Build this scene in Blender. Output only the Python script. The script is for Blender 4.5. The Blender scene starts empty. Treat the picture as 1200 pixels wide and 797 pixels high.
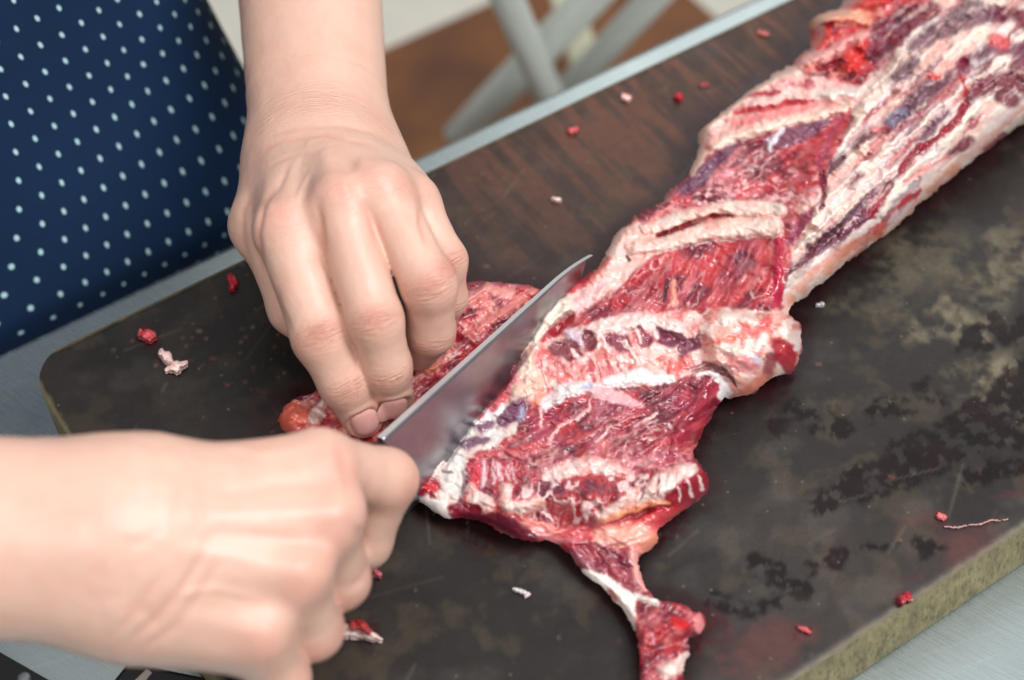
import bpy, math, random
import numpy as np
random.seed(4)
SC = bpy.context.scene
COL = SC.collection

# ------------------------------------------------------------------ camera
FPX = 1900.0                      # focal length in pixels of a 1200 px wide picture
PITCH = math.radians(52)
DIST = 0.72
fw = np.array([0, math.cos(PITCH), -math.sin(PITCH)])
rt = np.array([1.0, 0, 0])
up = np.cross(rt, fw)
CAM = -fw * DIST
cam = bpy.data.cameras.new('camera')
cam.sensor_width = 36
cam.lens = FPX / 1200 * 36
cam.clip_start = 0.01
cam.clip_end = 60
cam.dof.use_dof = True
cam.dof.focus_distance = 0.685
cam.dof.aperture_fstop = 4.5
cam_ob = bpy.data.objects.new('camera', cam)
cam_ob.location = CAM
cam_ob.rotation_euler = (math.radians(90) - PITCH, 0, 0)
COL.objects.link(cam_ob)
SC.camera = cam_ob

# ------------------------------------------------------------------ light
world = bpy.data.worlds.new('World')
SC.world = world
world.use_nodes = True
bg = world.node_tree.nodes['Background']
bg.inputs['Color'].default_value = (0.93, 0.97, 1.0, 1)
bg.inputs['Strength'].default_value = 1.0
# a lit kitchen all round: brighter towards the walls than towards the ceiling between the lamps
wn = world.node_tree.nodes; wl_ = world.node_tree.links
wtc = wn.new('ShaderNodeTexCoord'); wsp = wn.new('ShaderNodeSeparateXYZ'); wmr = wn.new('ShaderNodeMapRange'); wrp = wn.new('ShaderNodeValToRGB')
wl_.new(wtc.outputs['Generated'], wsp.inputs[0]); wl_.new(wsp.outputs['Z'], wmr.inputs['Value']); wl_.new(wmr.outputs[0], wrp.inputs['Fac'])
wmr.inputs['From Min'].default_value = -1
for e_, (p_, g_) in zip([wrp.color_ramp.elements[0], wrp.color_ramp.elements[1], wrp.color_ramp.elements.new(.5), wrp.color_ramp.elements.new(.68)],
                        ((0, .10), (1, .06), (.5, .30), (.68, .16))):
    e_.position = p_; e_.color = (g_ * .96, g_ * .985, g_, 1)
wl_.new(wrp.outputs['Color'], bg.inputs['Color'])


def area(name, loc, target, sx, sy, power, color):
    l = bpy.data.lights.new(name, 'AREA')
    l.shape = 'RECTANGLE'
    l.size = sx
    l.size_y = sy
    l.energy = power
    l.color = color
    o = bpy.data.objects.new(name, l)
    o.location = loc
    d = np.array(target) - np.array(loc)
    from mathutils import Vector
    o.rotation_euler = Vector(d).to_track_quat('-Z', 'Y').to_euler()
    COL.objects.link(o)
    return o


area('ceiling_or_added_lamp', (0.62, 1.75, 1.5), (0.1, 0, 0), 1.2, 0.9, 6, (0.97, 0.99, 1.0))  # added panel standing in for a bright wall, for sheen on the steel
area('ceiling_or_added_lamp', (0.80, -0.32, 1.4), (0, 0, 0), 0.5, 1.0, 26, (0.975, 0.985, 1.0))
area('ceiling_or_added_lamp', (-0.25, -1.0, 1.6), (0, 0, 0), 1.2, 0.5, 11, (0.975, 0.985, 1.0))
SC.view_settings.view_transform = 'Standard'
SC.view_settings.look = 'None'
SC.view_settings.exposure = 0.0
SC.view_settings.gamma = 1.0


# ------------------------------------------------------------------ maths helpers
def ray(u, v):
    u = np.asarray(u, float)[..., None]
    v = np.asarray(v, float)[..., None]
    return fw + rt * ((u - 600) / FPX) - up * ((v - 398.5) / FPX)


def P(u, v, h=0.0):
    """point of the place at height h above the board top, on the line of sight of photo pixel (u, v)"""
    r = ray(u, v)
    t = (np.asarray(h, float) - CAM[2]) / r[..., 2]
    return CAM + r * t[..., None]


def Q(u, v, d):
    return CAM + ray(u, v) * d


def proj(p):
    q = np.asarray(p, float) - CAM
    d = q @ fw
    return 600 + FPX * (q @ rt) / d, 398.5 - FPX * (q @ up) / d


def lin(*c):
    c = np.array(c, float) / 255
    return np.where(c < .04045, c / 12.92, ((c + .055) / 1.055) ** 2.4)


def hash2(ix, iy, seed):
    h = (ix.astype(np.int64) * 374761393 + iy.astype(np.int64) * 668265263 + seed * 974634777) & 0xffffffff
    h = ((h ^ (h >> 13)) * 1274126177) & 0xffffffff
    h = ((h ^ (h >> 16)) * 2246822519) & 0xffffffff
    return ((h ^ (h >> 15)) & 0xffffff).astype(np.float32) / 0xffffff


def vnoise(x, y, seed=0):
    ix = np.floor(x); iy = np.floor(y)
    fx = x - ix; fy = y - iy
    fx = fx * fx * fx * (fx * (fx * 6 - 15) + 10); fy = fy * fy * fy * (fy * (fy * 6 - 15) + 10)
    a = hash2(ix, iy, seed); b = hash2(ix + 1, iy, seed)
    c = hash2(ix, iy + 1, seed); d = hash2(ix + 1, iy + 1, seed)
    return (a * (1 - fx) + b * fx) * (1 - fy) + (c * (1 - fx) + d * fx) * fy


def fbm(x, y, seed=0, octv=4, gain=.5):
    s = 0; a = 1; t = 0
    for i in range(octv):
        # turn each octave so that no lattice direction shows
        cx, sx = math.cos(.6 + i * 1.1), math.sin(.6 + i * 1.1)
        xx = x * cx - y * sx; yy = x * sx + y * cx
        s = s + a * vnoise(xx * 2 ** i + 17.3 * i, yy * 2 ** i - 9.1 * i, seed + i * 31); t += a; a *= gain
    return s / t


def ridge(x, y, seed=0, octv=3):
    return 1 - np.abs(2 * fbm(x, y, seed, octv) - 1)


def sstep(a, b, x):
    t = np.clip((x - a) / (b - a), 0, 1)
    return t * t * (3 - 2 * t)


def poly_sd(U, V, pts):
    """signed distance to a polygon, negative inside"""
    pts = np.array(pts, float)
    n = len(pts)
    d2 = np.full(U.shape, 1e12, np.float32)
    ins = np.zeros(U.shape, bool)
    for i in range(n):
        ax, ay = pts[i]; bx, by = pts[(i + 1) % n]
        ex, ey = bx - ax, by - ay
        wx, wy = U - ax, V - ay
        t = np.clip((wx * ex + wy * ey) / (ex * ex + ey * ey + 1e-9), 0, 1)
        d2 = np.minimum(d2, (wx - t * ex) ** 2 + (wy - t * ey) ** 2)
        if ay != by:
            c = ((ay > V) != (by > V)) & (U < (bx - ax) * (V - ay) / (by - ay) + ax)
            ins ^= c
    d = np.sqrt(d2)
    return np.where(ins, -d, d)


def line_sd(U, V, pts):
    """distance to a polyline minus its width there; pts are (u, v, half width)"""
    best = np.full(U.shape, 1e6, np.float32)
    if len(pts) == 1:
        return np.hypot(U - pts[0][0], V - pts[0][1]) - pts[0][2]
    for (ax, ay, aw), (bx, by, bw) in zip(pts[:-1], pts[1:]):
        ex, ey = bx - ax, by - ay
        t = np.clip(((U - ax) * ex + (V - ay) * ey) / (ex * ex + ey * ey + 1e-9), 0, 1)
        best = np.minimum(best, np.hypot(U - ax - t * ex, V - ay - t * ey) - (aw + (bw - aw) * t))
    return best


def smooth_closed(pts, n=4, it=2):
    pts = np.array(pts, float)
    for _ in range(it):   # corner cutting
        q = .75 * pts + .25 * np.roll(pts, -1, 0); r = .25 * pts + .75 * np.roll(pts, -1, 0)
        pts = np.stack([q, r], 1).reshape(-1, 2)
    return pts


# ------------------------------------------------------------------ mesh helpers
def mesh_ob(name, verts, faces, mat, parent=None, smooth=True, attrs=None, cols=None, uv=None):
    me = bpy.data.meshes.new(name)
    verts = np.asarray(verts, np.float32)
    if isinstance(faces, np.ndarray):
        nf, k = faces.shape
        me.vertices.add(len(verts)); me.vertices.foreach_set('co', verts.ravel())
        me.loops.add(nf * k); me.loops.foreach_set('vertex_index', faces.ravel().astype(np.int32))
        me.polygons.add(nf)
        me.polygons.foreach_set('loop_start', np.arange(0, nf * k, k, dtype=np.int32))
        me.update(calc_edges=True)
    else:
        me.from_pydata([tuple(map(float, v)) for v in verts], [], [tuple(f) for f in faces])
        me.update()
    me.validate()
    if smooth:
        me.polygons.foreach_set('use_smooth', np.ones(len(me.polygons), bool))
    for k_, a in (attrs or {}).items():
        at = me.attributes.new(k_, 'FLOAT', 'POINT')
        at.data.foreach_set('value', np.asarray(a, np.float32).ravel())
    for k_, a in (cols or {}).items():
        at = me.attributes.new(k_, 'FLOAT_COLOR', 'POINT')
        c4 = np.ones((len(verts), 4), np.float32); c4[:, :3] = a
        at.data.foreach_set('color', c4.ravel())
    if uv is not None:
        lay = me.uv_layers.new(name='UVMap')
        li = np.empty(len(me.loops), np.int32); me.loops.foreach_get('vertex_index', li)
        lay.data.foreach_set('uv', np.asarray(uv, np.float32)[li].ravel())
    for m in (mat if isinstance(mat, (list, tuple)) else [mat]):
        if m: me.materials.append(m)
    o = bpy.data.objects.new(name, me)
    COL.objects.link(o)
    if parent: o.parent = parent
    return o


def empty(name, loc=(0, 0, 0)):
    o = bpy.data.objects.new(name, None)
    o.location = loc
    COL.objects.link(o)
    return o


def tag(o, label=None, cat=None, group=None, kind=None):
    if label: o['label'] = label
    if cat: o['category'] = cat
    if group: o['group'] = group
    if kind: o['kind'] = kind
    return o


def tube(path, radii, n=20, cap=True):
    """round tube along a path; returns verts, faces"""
    path = np.asarray(path, float)
    vs = []; fs = []
    ref = np.array([0.13, 0.31, 0.94])
    for i, p in enumerate(path):
        t = path[min(i + 1, len(path) - 1)] - path[max(i - 1, 0)]
        t /= np.linalg.norm(t)
        a = np.cross(t, ref); a /= np.linalg.norm(a)
        b = np.cross(t, a)
        r = radii[i] if hasattr(radii, '__len__') else radii
        for k in range(n):
            g = 2 * math.pi * k / n
            vs.append(p + r * (a * math.cos(g) + b * math.sin(g)))
    for i in range(len(path) - 1):
        for k in range(n):
            fs.append((i * n + k, i * n + (k + 1) % n, (i + 1) * n + (k + 1) % n, (i + 1) * n + k))
    if cap:
        fs.append(tuple(range(n - 1, -1, -1)))
        fs.append(tuple((len(path) - 1) * n + k for k in range(n)))
    return vs, fs


def box_mesh(c, ax, ay, az, hx, hy, hz, bev=0.0):
    """box with chamfered edges; c centre, ax ay az axes, half sizes"""
    import bmesh
    bm = bmesh.new()
    bmesh.ops.create_cube(bm, size=2)
    for v in bm.verts:
        v.co.x *= hx; v.co.y *= hy; v.co.z *= hz
    if bev:
        bmesh.ops.bevel(bm, geom=list(bm.edges), offset=bev, segments=3, affect='EDGES', profile=.5)
    bm.verts.ensure_lookup_table()
    vs = [np.array(c) + np.array(ax) * v.co.x + np.array(ay) * v.co.y + np.array(az) * v.co.z for v in bm.verts]
    fs = [[v.index for v in f.verts] for f in bm.faces]
    bm.free()
    return vs, fs


# ------------------------------------------------------------------ material helpers
class NT:
    def __init__(self, name):
        self.m = bpy.data.materials.new(name)
        self.m.use_nodes = True
        self.t = self.m.node_tree
        self.b = self.t.nodes['Principled BSDF']

    def n(self, typ, **kw):
        nd = self.t.nodes.new(typ)
        for k, v in kw.items():
            if hasattr(nd, k): setattr(nd, k, v)
            else: nd.inputs[k].default_value = v
        return nd

    def l(self, a, b):
        self.t.links.new(a, b)
        return self

    def set(self, **kw):
        for k, v in kw.items():
            self.b.inputs[k.replace('_', ' ')].default_value = v
        return self

    def noise(self, scale, detail=4, rough=.55, stretch=None, coord='Object', rot=None):
        tc = self.n('ShaderNodeTexCoord')
        src = tc.outputs[coord]
        if stretch or rot:
            mp = self.n('ShaderNodeMapping')
            if stretch: mp.inputs['Scale'].default_value = stretch
            if rot:
                # first turn, then stretch
                mp0 = self.n('ShaderNodeMapping'); mp0.inputs['Rotation'].default_value = rot
                self.l(src, mp0.inputs['Vector']); src = mp0.outputs['Vector']
            self.l(src, mp.inputs['Vector']); src = mp.outputs['Vector']
        nz = self.n('ShaderNodeTexNoise')
        nz.inputs['Scale'].default_value = scale
        nz.inputs['Detail'].default_value = detail
        nz.inputs['Roughness'].default_value = rough
        self.l(src, nz.inputs['Vector'])
        return nz

    def ramp(self, src, stops):
        r = self.n('ShaderNodeValToRGB')
        cr = r.color_ramp
        while len(cr.elements) < len(stops): cr.elements.new(.5)
        for e, (p, c) in zip(cr.elements, stops):
            e.position = p; e.color = (*c, 1) if len(c) == 3 else c
        self.l(src, r.inputs['Fac'])
        return r

    def mix(self, fac, a, b, blend='MIX'):
        m = self.n('ShaderNodeMix', data_type='RGBA', blend_type=blend)
        for s, i in ((fac, 0), (a, 6), (b, 7)):
            if isinstance(s, (int, float)): m.inputs[i].default_value = s
            elif isinstance(s, (tuple, list, np.ndarray)): m.inputs[i].default_value = (*s, 1)
            else: self.l(s, m.inputs[i])
        return m.outputs[2]

    def math(self, op, a, b=None, c=None):
        m = self.n('ShaderNodeMath', operation=op)
        for i, s in enumerate((a, b, c)):
            if s is None: continue
            if isinstance(s, (int, float)): m.inputs[i].default_value = s
            else: self.l(s, m.inputs[i])
        return m.outputs[0]

    def bump(self, height, strength=.3, dist=.001, prev=None):
        b = self.n('ShaderNodeBump')
        b.inputs['Strength'].default_value = strength
        b.inputs['Distance'].default_value = dist
        self.l(height, b.inputs['Height'])
        if prev is not None: self.l(prev, b.inputs['Normal'])
        return b.outputs['Normal']

    def attr(self, name):
        a = self.n('ShaderNodeAttribute')
        a.attribute_name = name
        return a


def rng_map(nt, src, a, b):
    m = nt.n('ShaderNodeMapRange')
    m.inputs['To Min'].default_value = a
    m.inputs['To Max'].default_value = b
    nt.l(src, m.inputs['Value'])
    return m.outputs[0]


# ------------------------------------------------------------------ materials of the setting
EDIR = np.array([math.cos(math.radians(33.9)), math.sin(math.radians(33.9)), 0])   # along the board
NDIR = np.array([-EDIR[1], EDIR[0], 0])                                         # across it, away from the viewer
ZAX = np.array([0, 0, 1.0])
BT = 0.046                                                                       # board thickness
ROTZ = math.radians(-33.9)

t = NT('brushed_steel')
n1 = t.noise(60, 5, .6, stretch=(1, 14, 1), rot=(0, 0, ROTZ + 1.2))
n2 = t.noise(9, 4, .6)
n3 = t.noise(420, 2, .5, stretch=(.06, 1, 1), rot=(0, 0, ROTZ + .25))
c = t.mix(n2.outputs['Fac'], lin(146, 156, 156), lin(178, 188, 188))
sc = t.ramp(n3.outputs['Fac'], [(.60, (0, 0, 0)), (.72, (1, 1, 1))])
c = t.mix(t.math('MULTIPLY', sc.outputs['Color'], .10), c, lin(215, 225, 222))
t.l(c, t.b.inputs['Base Color'])
t.set(Metallic=.85)
t.l(rng_map(t, n1.outputs['Fac'], .20, .36), t.b.inputs['Roughness'])
t.l(t.bump(n1.outputs['Fac'], .12, .0005, t.bump(n3.outputs['Fac'], .08, .0001)), t.b.inputs['Normal'])
STEEL = t.m

t = NT('painted_floor')
n = t.noise(2.5, 5, .6)
n2 = t.noise(40, 3, .6)
c = t.mix(n.outputs['Fac'], lin(234, 228, 214), lin(216, 212, 200))
c = t.mix(t.math('MULTIPLY', n2.outputs['Fac'], .25), c, lin(150, 150, 142))
t.l(c, t.b.inputs['Base Color'])
t.set(Roughness=.55)
FLOOR = t.m

t = NT('varnished_wood')
n = t.noise(6, 5, .6, stretch=(1, 1, 9), coord='Object')
n2 = t.noise(3, 3, .5)
c = t.ramp(n.outputs['Fac'], [(.3, lin(80, 44, 16)), (.5, lin(122, 72, 27)), (.7, lin(152, 94, 40))]).outputs['Color']
c = t.mix(t.math('MULTIPLY', n2.outputs['Fac'], .5), c, lin(92, 52, 26))
t.l(c, t.b.inputs['Base Color'])
t.set(Roughness=.5)
WOOD = t.m

t = NT('grey_enamel')
n = t.noise(14, 4, .6)
c = t.mix(n.outputs['Fac'], lin(164, 170, 164), lin(190, 194, 186))
t.l(c, t.b.inputs['Base Color'])
t.set(Roughness=.38, Metallic=.25)
TUBE = t.m

t = NT('black_plastic')
n = t.noise(300, 3, .6)
t.set(Base_Color=(.006, .006, .0065, 1), Roughness=.5)
t.l(t.bump(n.outputs['Fac'], .1, .0003), t.b.inputs['Normal'])
BLACK = t.m


# ------------------------------------------------------------------ floor, table, things behind
FZ = -0.88
fl = mesh_ob('floor', [(-6, -4, FZ), (6, -4, FZ), (6, 9, FZ), (-6, 9, FZ)], [(0, 1, 2, 3)], FLOOR, smooth=False)
tag(fl, kind='structure')
WALLM = NT('plaster_wall')
n = WALLM.noise(5, 4, .6)
WALLM.l(WALLM.mix(n.outputs['Fac'], lin(214, 212, 204), lin(196, 194, 186)), WALLM.b.inputs['Base Color'])
WALLM.set(Roughness=.8)

te = P(462, 195, -BT)                    # a point on the far edge of the table top
tab = empty('steel_table', te)
tag(tab, 'brushed steel worktop with a pale rim under the dark cutting board', 'table')
LX = tuple(EDIR); LY = tuple(NDIR)
W = 0.75
c = np.array(te) - NDIR * (W / 2) + EDIR * .25 - ZAX * .017 - np.array(te)
vs, fs = box_mesh(c, EDIR, NDIR, ZAX, 1.05, W / 2, .017, .004)
mesh_ob('table_top', vs, fs, STEEL, tab, smooth=False)
for sx in (-.75, 1.25):
    for sy in (-.06, -W + .06):
        b = EDIR * sx + NDIR * sy
        zt = -.034; zb = FZ - te[2]
        vs, fs = tube([b + ZAX * zt, b + ZAX * zb], .02, 20)
        mesh_ob('leg', vs, fs, STEEL, tab)

# low wooden bench on the floor behind the table
BZ = -0.36
b0 = P(430, 64, BZ)
bench = empty('wooden_bench', (b0[0], b0[1], FZ))
tag(bench, 'low brown wooden bench on the pale floor behind the table', 'bench')
o_ = np.array([b0[0], b0[1], FZ])
bl0, bl1 = -0.55, 0.275
bw = .36
d_ = EDIR.copy(); nn_ = NDIR.copy()
vs, fs = box_mesh(b0 + d_ * (bl0 + bl1) / 2 - nn_ * bw / 2 - ZAX * .02 - o_, d_, nn_, ZAX, (bl1 - bl0) / 2, bw / 2, .02, .004)
mesh_ob('bench_top', vs, fs, WOOD, bench, smooth=False)
for s_ in (bl0 + .03, bl1 - .03):
    vs, fs = box_mesh(b0 + d_ * s_ - nn_ * bw / 2 - o_ + ZAX * ((FZ - BZ - .04) / 2 - .04), d_, nn_, ZAX, .015, bw / 2 - .02, -(FZ - BZ + .04) / 2 - .002, .003)
    mesh_ob('side_panel', vs, fs, WOOD, bench, smooth=False)

# folding stool with crossing tubular legs
stool = empty('folding_stool', (*P(640, 60, -.3)[:2], FZ))
tag(stool, 'folding stool with crossing grey tubular legs behind the steel table', 'stool')
so = np.array(stool.location)


def leg_line(a, b, r, up_len=.16):
    a = np.array(a); b = np.array(b)
    d = (b - a) / np.linalg.norm(b - a)
    if d[2] < -.05:
        b = a + d * ((FZ + r - a[2]) / d[2])
    a = a - d * up_len
    vs, fs = tube([a - so, b - so], r, 28)
    return mesh_ob('leg', vs, fs, TUBE, stool)


leg_line(Q(586, -22, 1.06), Q(650, 128, 1.22), .0112)
leg_line(Q(704, -16, 1.14), Q(548, 150, 1.30), .0132)
leg_line(Q(778, -16, 1.16), Q(660, 112, 1.32), .0112)
a, b = Q(655, -30, 1.30), Q(690, 90, 1.30)
ax = (b - a) / np.linalg.norm(b - a)
az = np.cross(ax, fw); az /= np.linalg.norm(az)
CREAM = NT('cream_paint'); CREAM.set(Base_Color=(*lin(196, 194, 166), 1), Roughness=.5)
vs, fs = box_mesh((a + b) / 2 - so, ax, az, np.cross(ax, az), .09, .012, .006, .002)
mesh_ob('brace', vs, fs, CREAM.m, stool, smooth=False)

# the outline of the meat on the board, as pixels of the photograph
OUT = [(322, 497), (330, 478), (345, 463), (376, 457), (395, 440), (430, 410), (468, 402), (500, 370), (530, 340), (545, 330), (560, 327), (580, 329), (600, 331), (620, 336),
       (645, 338), (662, 331), (676, 330), (690, 322), (704, 308), (713, 290), (722, 274), (735, 262), (747, 250), (770, 240), (788, 218), (803, 208), (808, 196), (820, 180),
       (818, 162), (821, 148), (838, 137), (868, 113), (903, 88), (925, 80), (931, 66), (947, 56), (949, 40), (950, 22), (962, 15), (985, 10), (990, -10),
       (1010, -60), (1300, -70), (1300, 90), (1230, 135), (1200, 146), (1183, 155), (1152, 180), (1122, 205), (1088, 231), (1052, 265), (1032, 280), (1002, 301), (962, 334),
       (938, 353), (922, 362), (934, 374), (941, 390), (938, 418), (932, 438), (916, 439), (900, 448), (884, 462), (858, 469), (846, 466), (838, 482),
       (824, 508), (812, 532), (820, 541), (832, 557), (831, 577), (815, 590), (800, 600), (784, 612), (771, 622), (774, 634), (766, 643), (752, 648), (748, 655), (750, 668), (756, 688),
       (772, 702), (790, 706), (803, 709), (813, 718), (822, 714), (828, 728), (824, 742), (815, 748), (806, 746), (812, 764), (800, 780), (802, 800), (795, 830), (752, 830), (748, 790), (746, 752), (743, 735),
       (728, 715), (716, 700), (704, 688), (686, 675), (672, 656), (656, 640), (640, 634), (618, 638), (596, 628), (562, 612), (534, 608), (522, 612), (510, 601), (488, 586), (470, 578),
       (440, 566), (400, 545), (352, 522)]
# ------------------------------------------------------------------ cutting board
e0 = P(490, 205, 0); e1 = P(930, 797, 0)
yF = e0 @ NDIR; yN = e1 @ NDIR
xL = P(37, 440, 0) @ EDIR
xR = max(P(1200, -10, 0) @ EDIR, P(1200, 640, 0) @ EDIR) + .05
STEP = .0010
nx = int((xR - xL) / STEP); ny = int((yF - yN) / STEP)
gx = np.linspace(xL, xR, nx + 1); gy = np.linspace(yN, yF, ny + 1)
GX, GY = np.meshgrid(gx, gy, indexing='ij')
R = .021


def round_corner(GX, GY, cx, cy, sx, sy):
    a = (GX - cx) * sx / R; b = (GY - cy) * sy / R
    m = (a > 0) & (b > 0)
    L = np.hypot(a, b) + 1e-9
    k = np.where(m, np.maximum(a, b) / L, 1)
    return np.where(m, cx + a * k * R * sx, GX), np.where(m, cy + b * k * R * sy, GY)


for (cx, sx) in ((xL + R, -1), (xR - R, 1)):
    for (cy, sy) in ((yN + R, -1), (yF - R, 1)):
        GX, GY = round_corner(GX, GY, cx, cy, sx, sy)
# outline loop and its inward distance for a worn, slightly rounded arris
X0 = GX.ravel(); Y0 = GY.ravel()
W3 = X0[:, None] * EDIR + Y0[:, None] * NDIR
edge = np.minimum.reduce([X0 - xL, xR - X0, Y0 - yN, yF - Y0])
Z0 = -.0012 * np.clip(1 - edge / .004, 0, 1) ** 2 + (fbm(X0 * 25, Y0 * 25, 3, 3) - .5) * .0006
W3[:, 2] = np.minimum(Z0, 0)
idx = np.arange((nx + 1) * (ny + 1)).reshape(nx + 1, ny + 1)
quads = np.stack([idx[:-1, :-1], idx[1:, :-1], idx[1:, 1:], idx[:-1, 1:]], -1).reshape(-1, 4)
U, V = proj(W3)
U = U.astype(np.float32); V = V.astype(np.float32)
n_lo = fbm(X0 * 14, Y0 * 14, 11, 4); n_md = fbm(X0 * 45, Y0 * 60, 12, 4); n_hi = fbm(X0 * 240, Y0 * 240, 13, 3)
grain = fbm(X0 * 190, Y0 * 22, 14, 4)
wu = U + 34 * (fbm(U / 40, V / 40, 21, 4) - .5) * 2; wv = V + 26 * (fbm(U / 40, V / 40, 22, 4) - .5) * 2
base = lin(47, 41, 39); dark = lin(29, 26, 25); red = lin(92, 58, 52); olive = lin(112, 104, 84); grey = lin(98, 94, 92)
colr = np.broadcast_to(base, (len(X0), 3)).copy()


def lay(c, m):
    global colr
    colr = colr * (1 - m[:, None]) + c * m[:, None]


lay(dark, sstep(.42, .62, n_lo) * .75)
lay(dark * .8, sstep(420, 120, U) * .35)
lay(lin(70, 60, 46), sstep(.55, .72, fbm(X0 * 80, Y0 * 80, 19, 4)) * .4)
lay(grey, sstep(.52, .75, n_md) * .13)
# browner wood where the board is worn less, along its far side
far = sstep(.10, .26, (Y0 - yN) - .04 + .05 * (n_lo - .5)) * sstep(.12, .30, X0 - xL)
lay(lin(92, 60, 48), far * (.30 + .65 * sstep(.4, .62, grain)))
lay(lin(60, 50, 48), far * sstep(.55, .7, n_lo) * .7)
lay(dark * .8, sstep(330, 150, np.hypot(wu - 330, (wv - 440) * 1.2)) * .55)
# greyish olive scuffs on the right
for (u, v, ru, rv, k) in ((1118, 378, 52, 26, .8), (1165, 445, 60, 34, .8), (1060, 300, 80, 40, .35), (1150, 330, 70, 30, .45),
                          (1030, 350, 60, 30, .25), (1190, 300, 40, 40, .5), (980, 480, 60, 16, .15)):
    m = sstep(1.15, .45, np.hypot((wu - u) / ru, (wv - v) / rv)) * sstep(.3, .6, n_md * .6 + n_hi * .4)
    lay(olive, m * k)
lay(lin(84, 46, 44), sstep(1.1, .4, np.hypot((wu - 900) / 150, (wv - 760) / 34)) * sstep(.4, .65, n_md) * .6)
lay(lin(84, 42, 40), sstep(1.1, .4, np.hypot((wu - 1090) / 110, (wv - 640) / 40)) * sstep(.42, .62, n_md) * .55)
lay(lin(70, 36, 36), sstep(1.1, .5, np.hypot((wu - 1175) / 60, (wv - 565) / 30)) * sstep(.45, .6, n_md) * .5)
# damp patches: darker and glossier, with ragged, dotted outlines
wet = np.zeros(len(X0), np.float32)
ru_ = U + 16 * (fbm(U / 15, V / 15, 31, 4) - .5) * 2; rv_ = V + 12 * (fbm(U / 15, V / 15, 32, 4) - .5) * 2
for pts in ([(1010, 575, 14), (1060, 545, 20), (1110, 520, 22), (1150, 500, 26), (1215, 470, 40)],
            [(960, 590, 10), (1020, 560, 16), (1060, 560, 14)], [(1140, 560, 12), (1190, 545, 10)],
            [(885, 655, 9), (915, 680, 13), (940, 690, 9)], [(955, 665, 6), (985, 655, 8)], [(1018, 640, 7), (1040, 640, 5)],
            [(1080, 643, 10), (1098, 641, 6)], [(840, 705, 9), (875, 715, 7), (920, 708, 4)], [(1085, 455, 8), (1100, 470, 5)],
            [(1140, 395, 14), (1200, 385, 16)], [(905, 500, 8), (930, 480, 9), (985, 500, 12)], [(900, 450, 6), (925, 440, 6)], [(1030, 480, 9), (1060, 478, 5)]):
    wet = np.maximum(wet, sstep(6, -5, line_sd(ru_, rv_, [(a_, b_, c_ * 1.25) for a_, b_, c_ in pts])) * sstep(.34, .50, fbm(U / 12, V / 9, 33, 5)))
lay(lin(24, 19, 20), wet * .95)
lay(lin(52, 24, 28), wet * sstep(.5, .62, fbm(U / 26, V / 26, 35, 3)) * .16)
gl = np.clip(.47 + .2 * (n_md - .5) - .08 * wet - .1 * sstep(.5, .7, n_lo), .1, .9)
# juice that has run out round the meat
sdm = poly_sd(U, V, OUT)
juice = sstep(30, 3, sdm + 26 * (fbm(U / 22, V / 22, 71, 4) - .35)) * (sdm < 60)
lay(lin(38, 14, 18), juice * .75)
gl = np.clip(gl - .16 * juice, .12, .9)
# fine knife scratches
for i in range(110):
    x = random.uniform(xL, xR); y = random.uniform(yN, yF); a = random.gauss(.35, .5); L = random.uniform(.004, .03)
    m = (np.abs(X0 - x) < L) & (np.abs(Y0 - y) < L)
    if not m.any(): continue
    sd = line_sd(X0[m], Y0[m], [(x - math.cos(a) * L / 2, y - math.sin(a) * L / 2, 0), (x + math.cos(a) * L / 2, y + math.sin(a) * L / 2, 0)])
    k = sstep(.0011, .0002, sd) * random.uniform(.04, .15)
    cc = lin(120, 112, 104) if random.random() < .75 else dark * .6
    colr[m] = colr[m] * (1 - k[:, None]) + cc * k[:, None]
for (su, sv, r_, cc, kk_) in ((172, 393, 13, (70, 22, 24), .6), (203, 425, 16, (66, 50, 44), .5), (272, 332, 10, (64, 16, 20), .6), (1060, 701, 11, (74, 20, 26), .6), (942, 738, 15, (72, 28, 30), .6),
                              (797, 113, 8, (80, 26, 26), .5), (672, 152, 7, (80, 34, 34), .5), (1104, 605, 10, (74, 30, 34), .5), (425, 742, 18, (60, 22, 24), .5), (438, 668, 12, (64, 20, 24), .5),
                              (360, 500, 60, (60, 18, 22), .5), (560, 620, 40, (48, 16, 20), .5), (780, 620, 34, (56, 20, 24), .4), (900, 455, 30, (56, 20, 24), .4), (830, 740, 30, (64, 20, 26), .5)):
    m = sstep(1.25, .5, np.hypot(ru_ - su, rv_ - sv) / r_) * sstep(.38, .55, fbm(U / 6, V / 6, 61, 3))
    lay(lin(*cc), m * kk_)
    gl = np.clip(gl - .12 * m, .12, .9)
for i in range(170):
    if i < 90: su, sv = random.gauss(255, 70), random.gauss(390, 50)
    else: su, sv = random.uniform(100, 1150), random.uniform(60, 780)
    r_ = random.uniform(.5, 2.2); cc = random.choice([(120, 60, 56), (110, 78, 66), (126, 100, 84), (96, 40, 40), (120, 104, 92)])
    m = (np.abs(U - su) < 12) & (np.abs(V - sv) < 12)
    if not m.any(): continue
    k = sstep(r_ + 1.2, r_ * .4, np.hypot((U[m] - su) * random.uniform(.5, 1), V[m] - sv)) * random.uniform(.15, .5)
    colr[m] = colr[m] * (1 - k[:, None]) + lin(*cc) * k[:, None]
rim = sstep(.0026, .0008, edge + .0012 * (n_hi - .5))
lay(lin(126, 116, 88), rim * .5)

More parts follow.
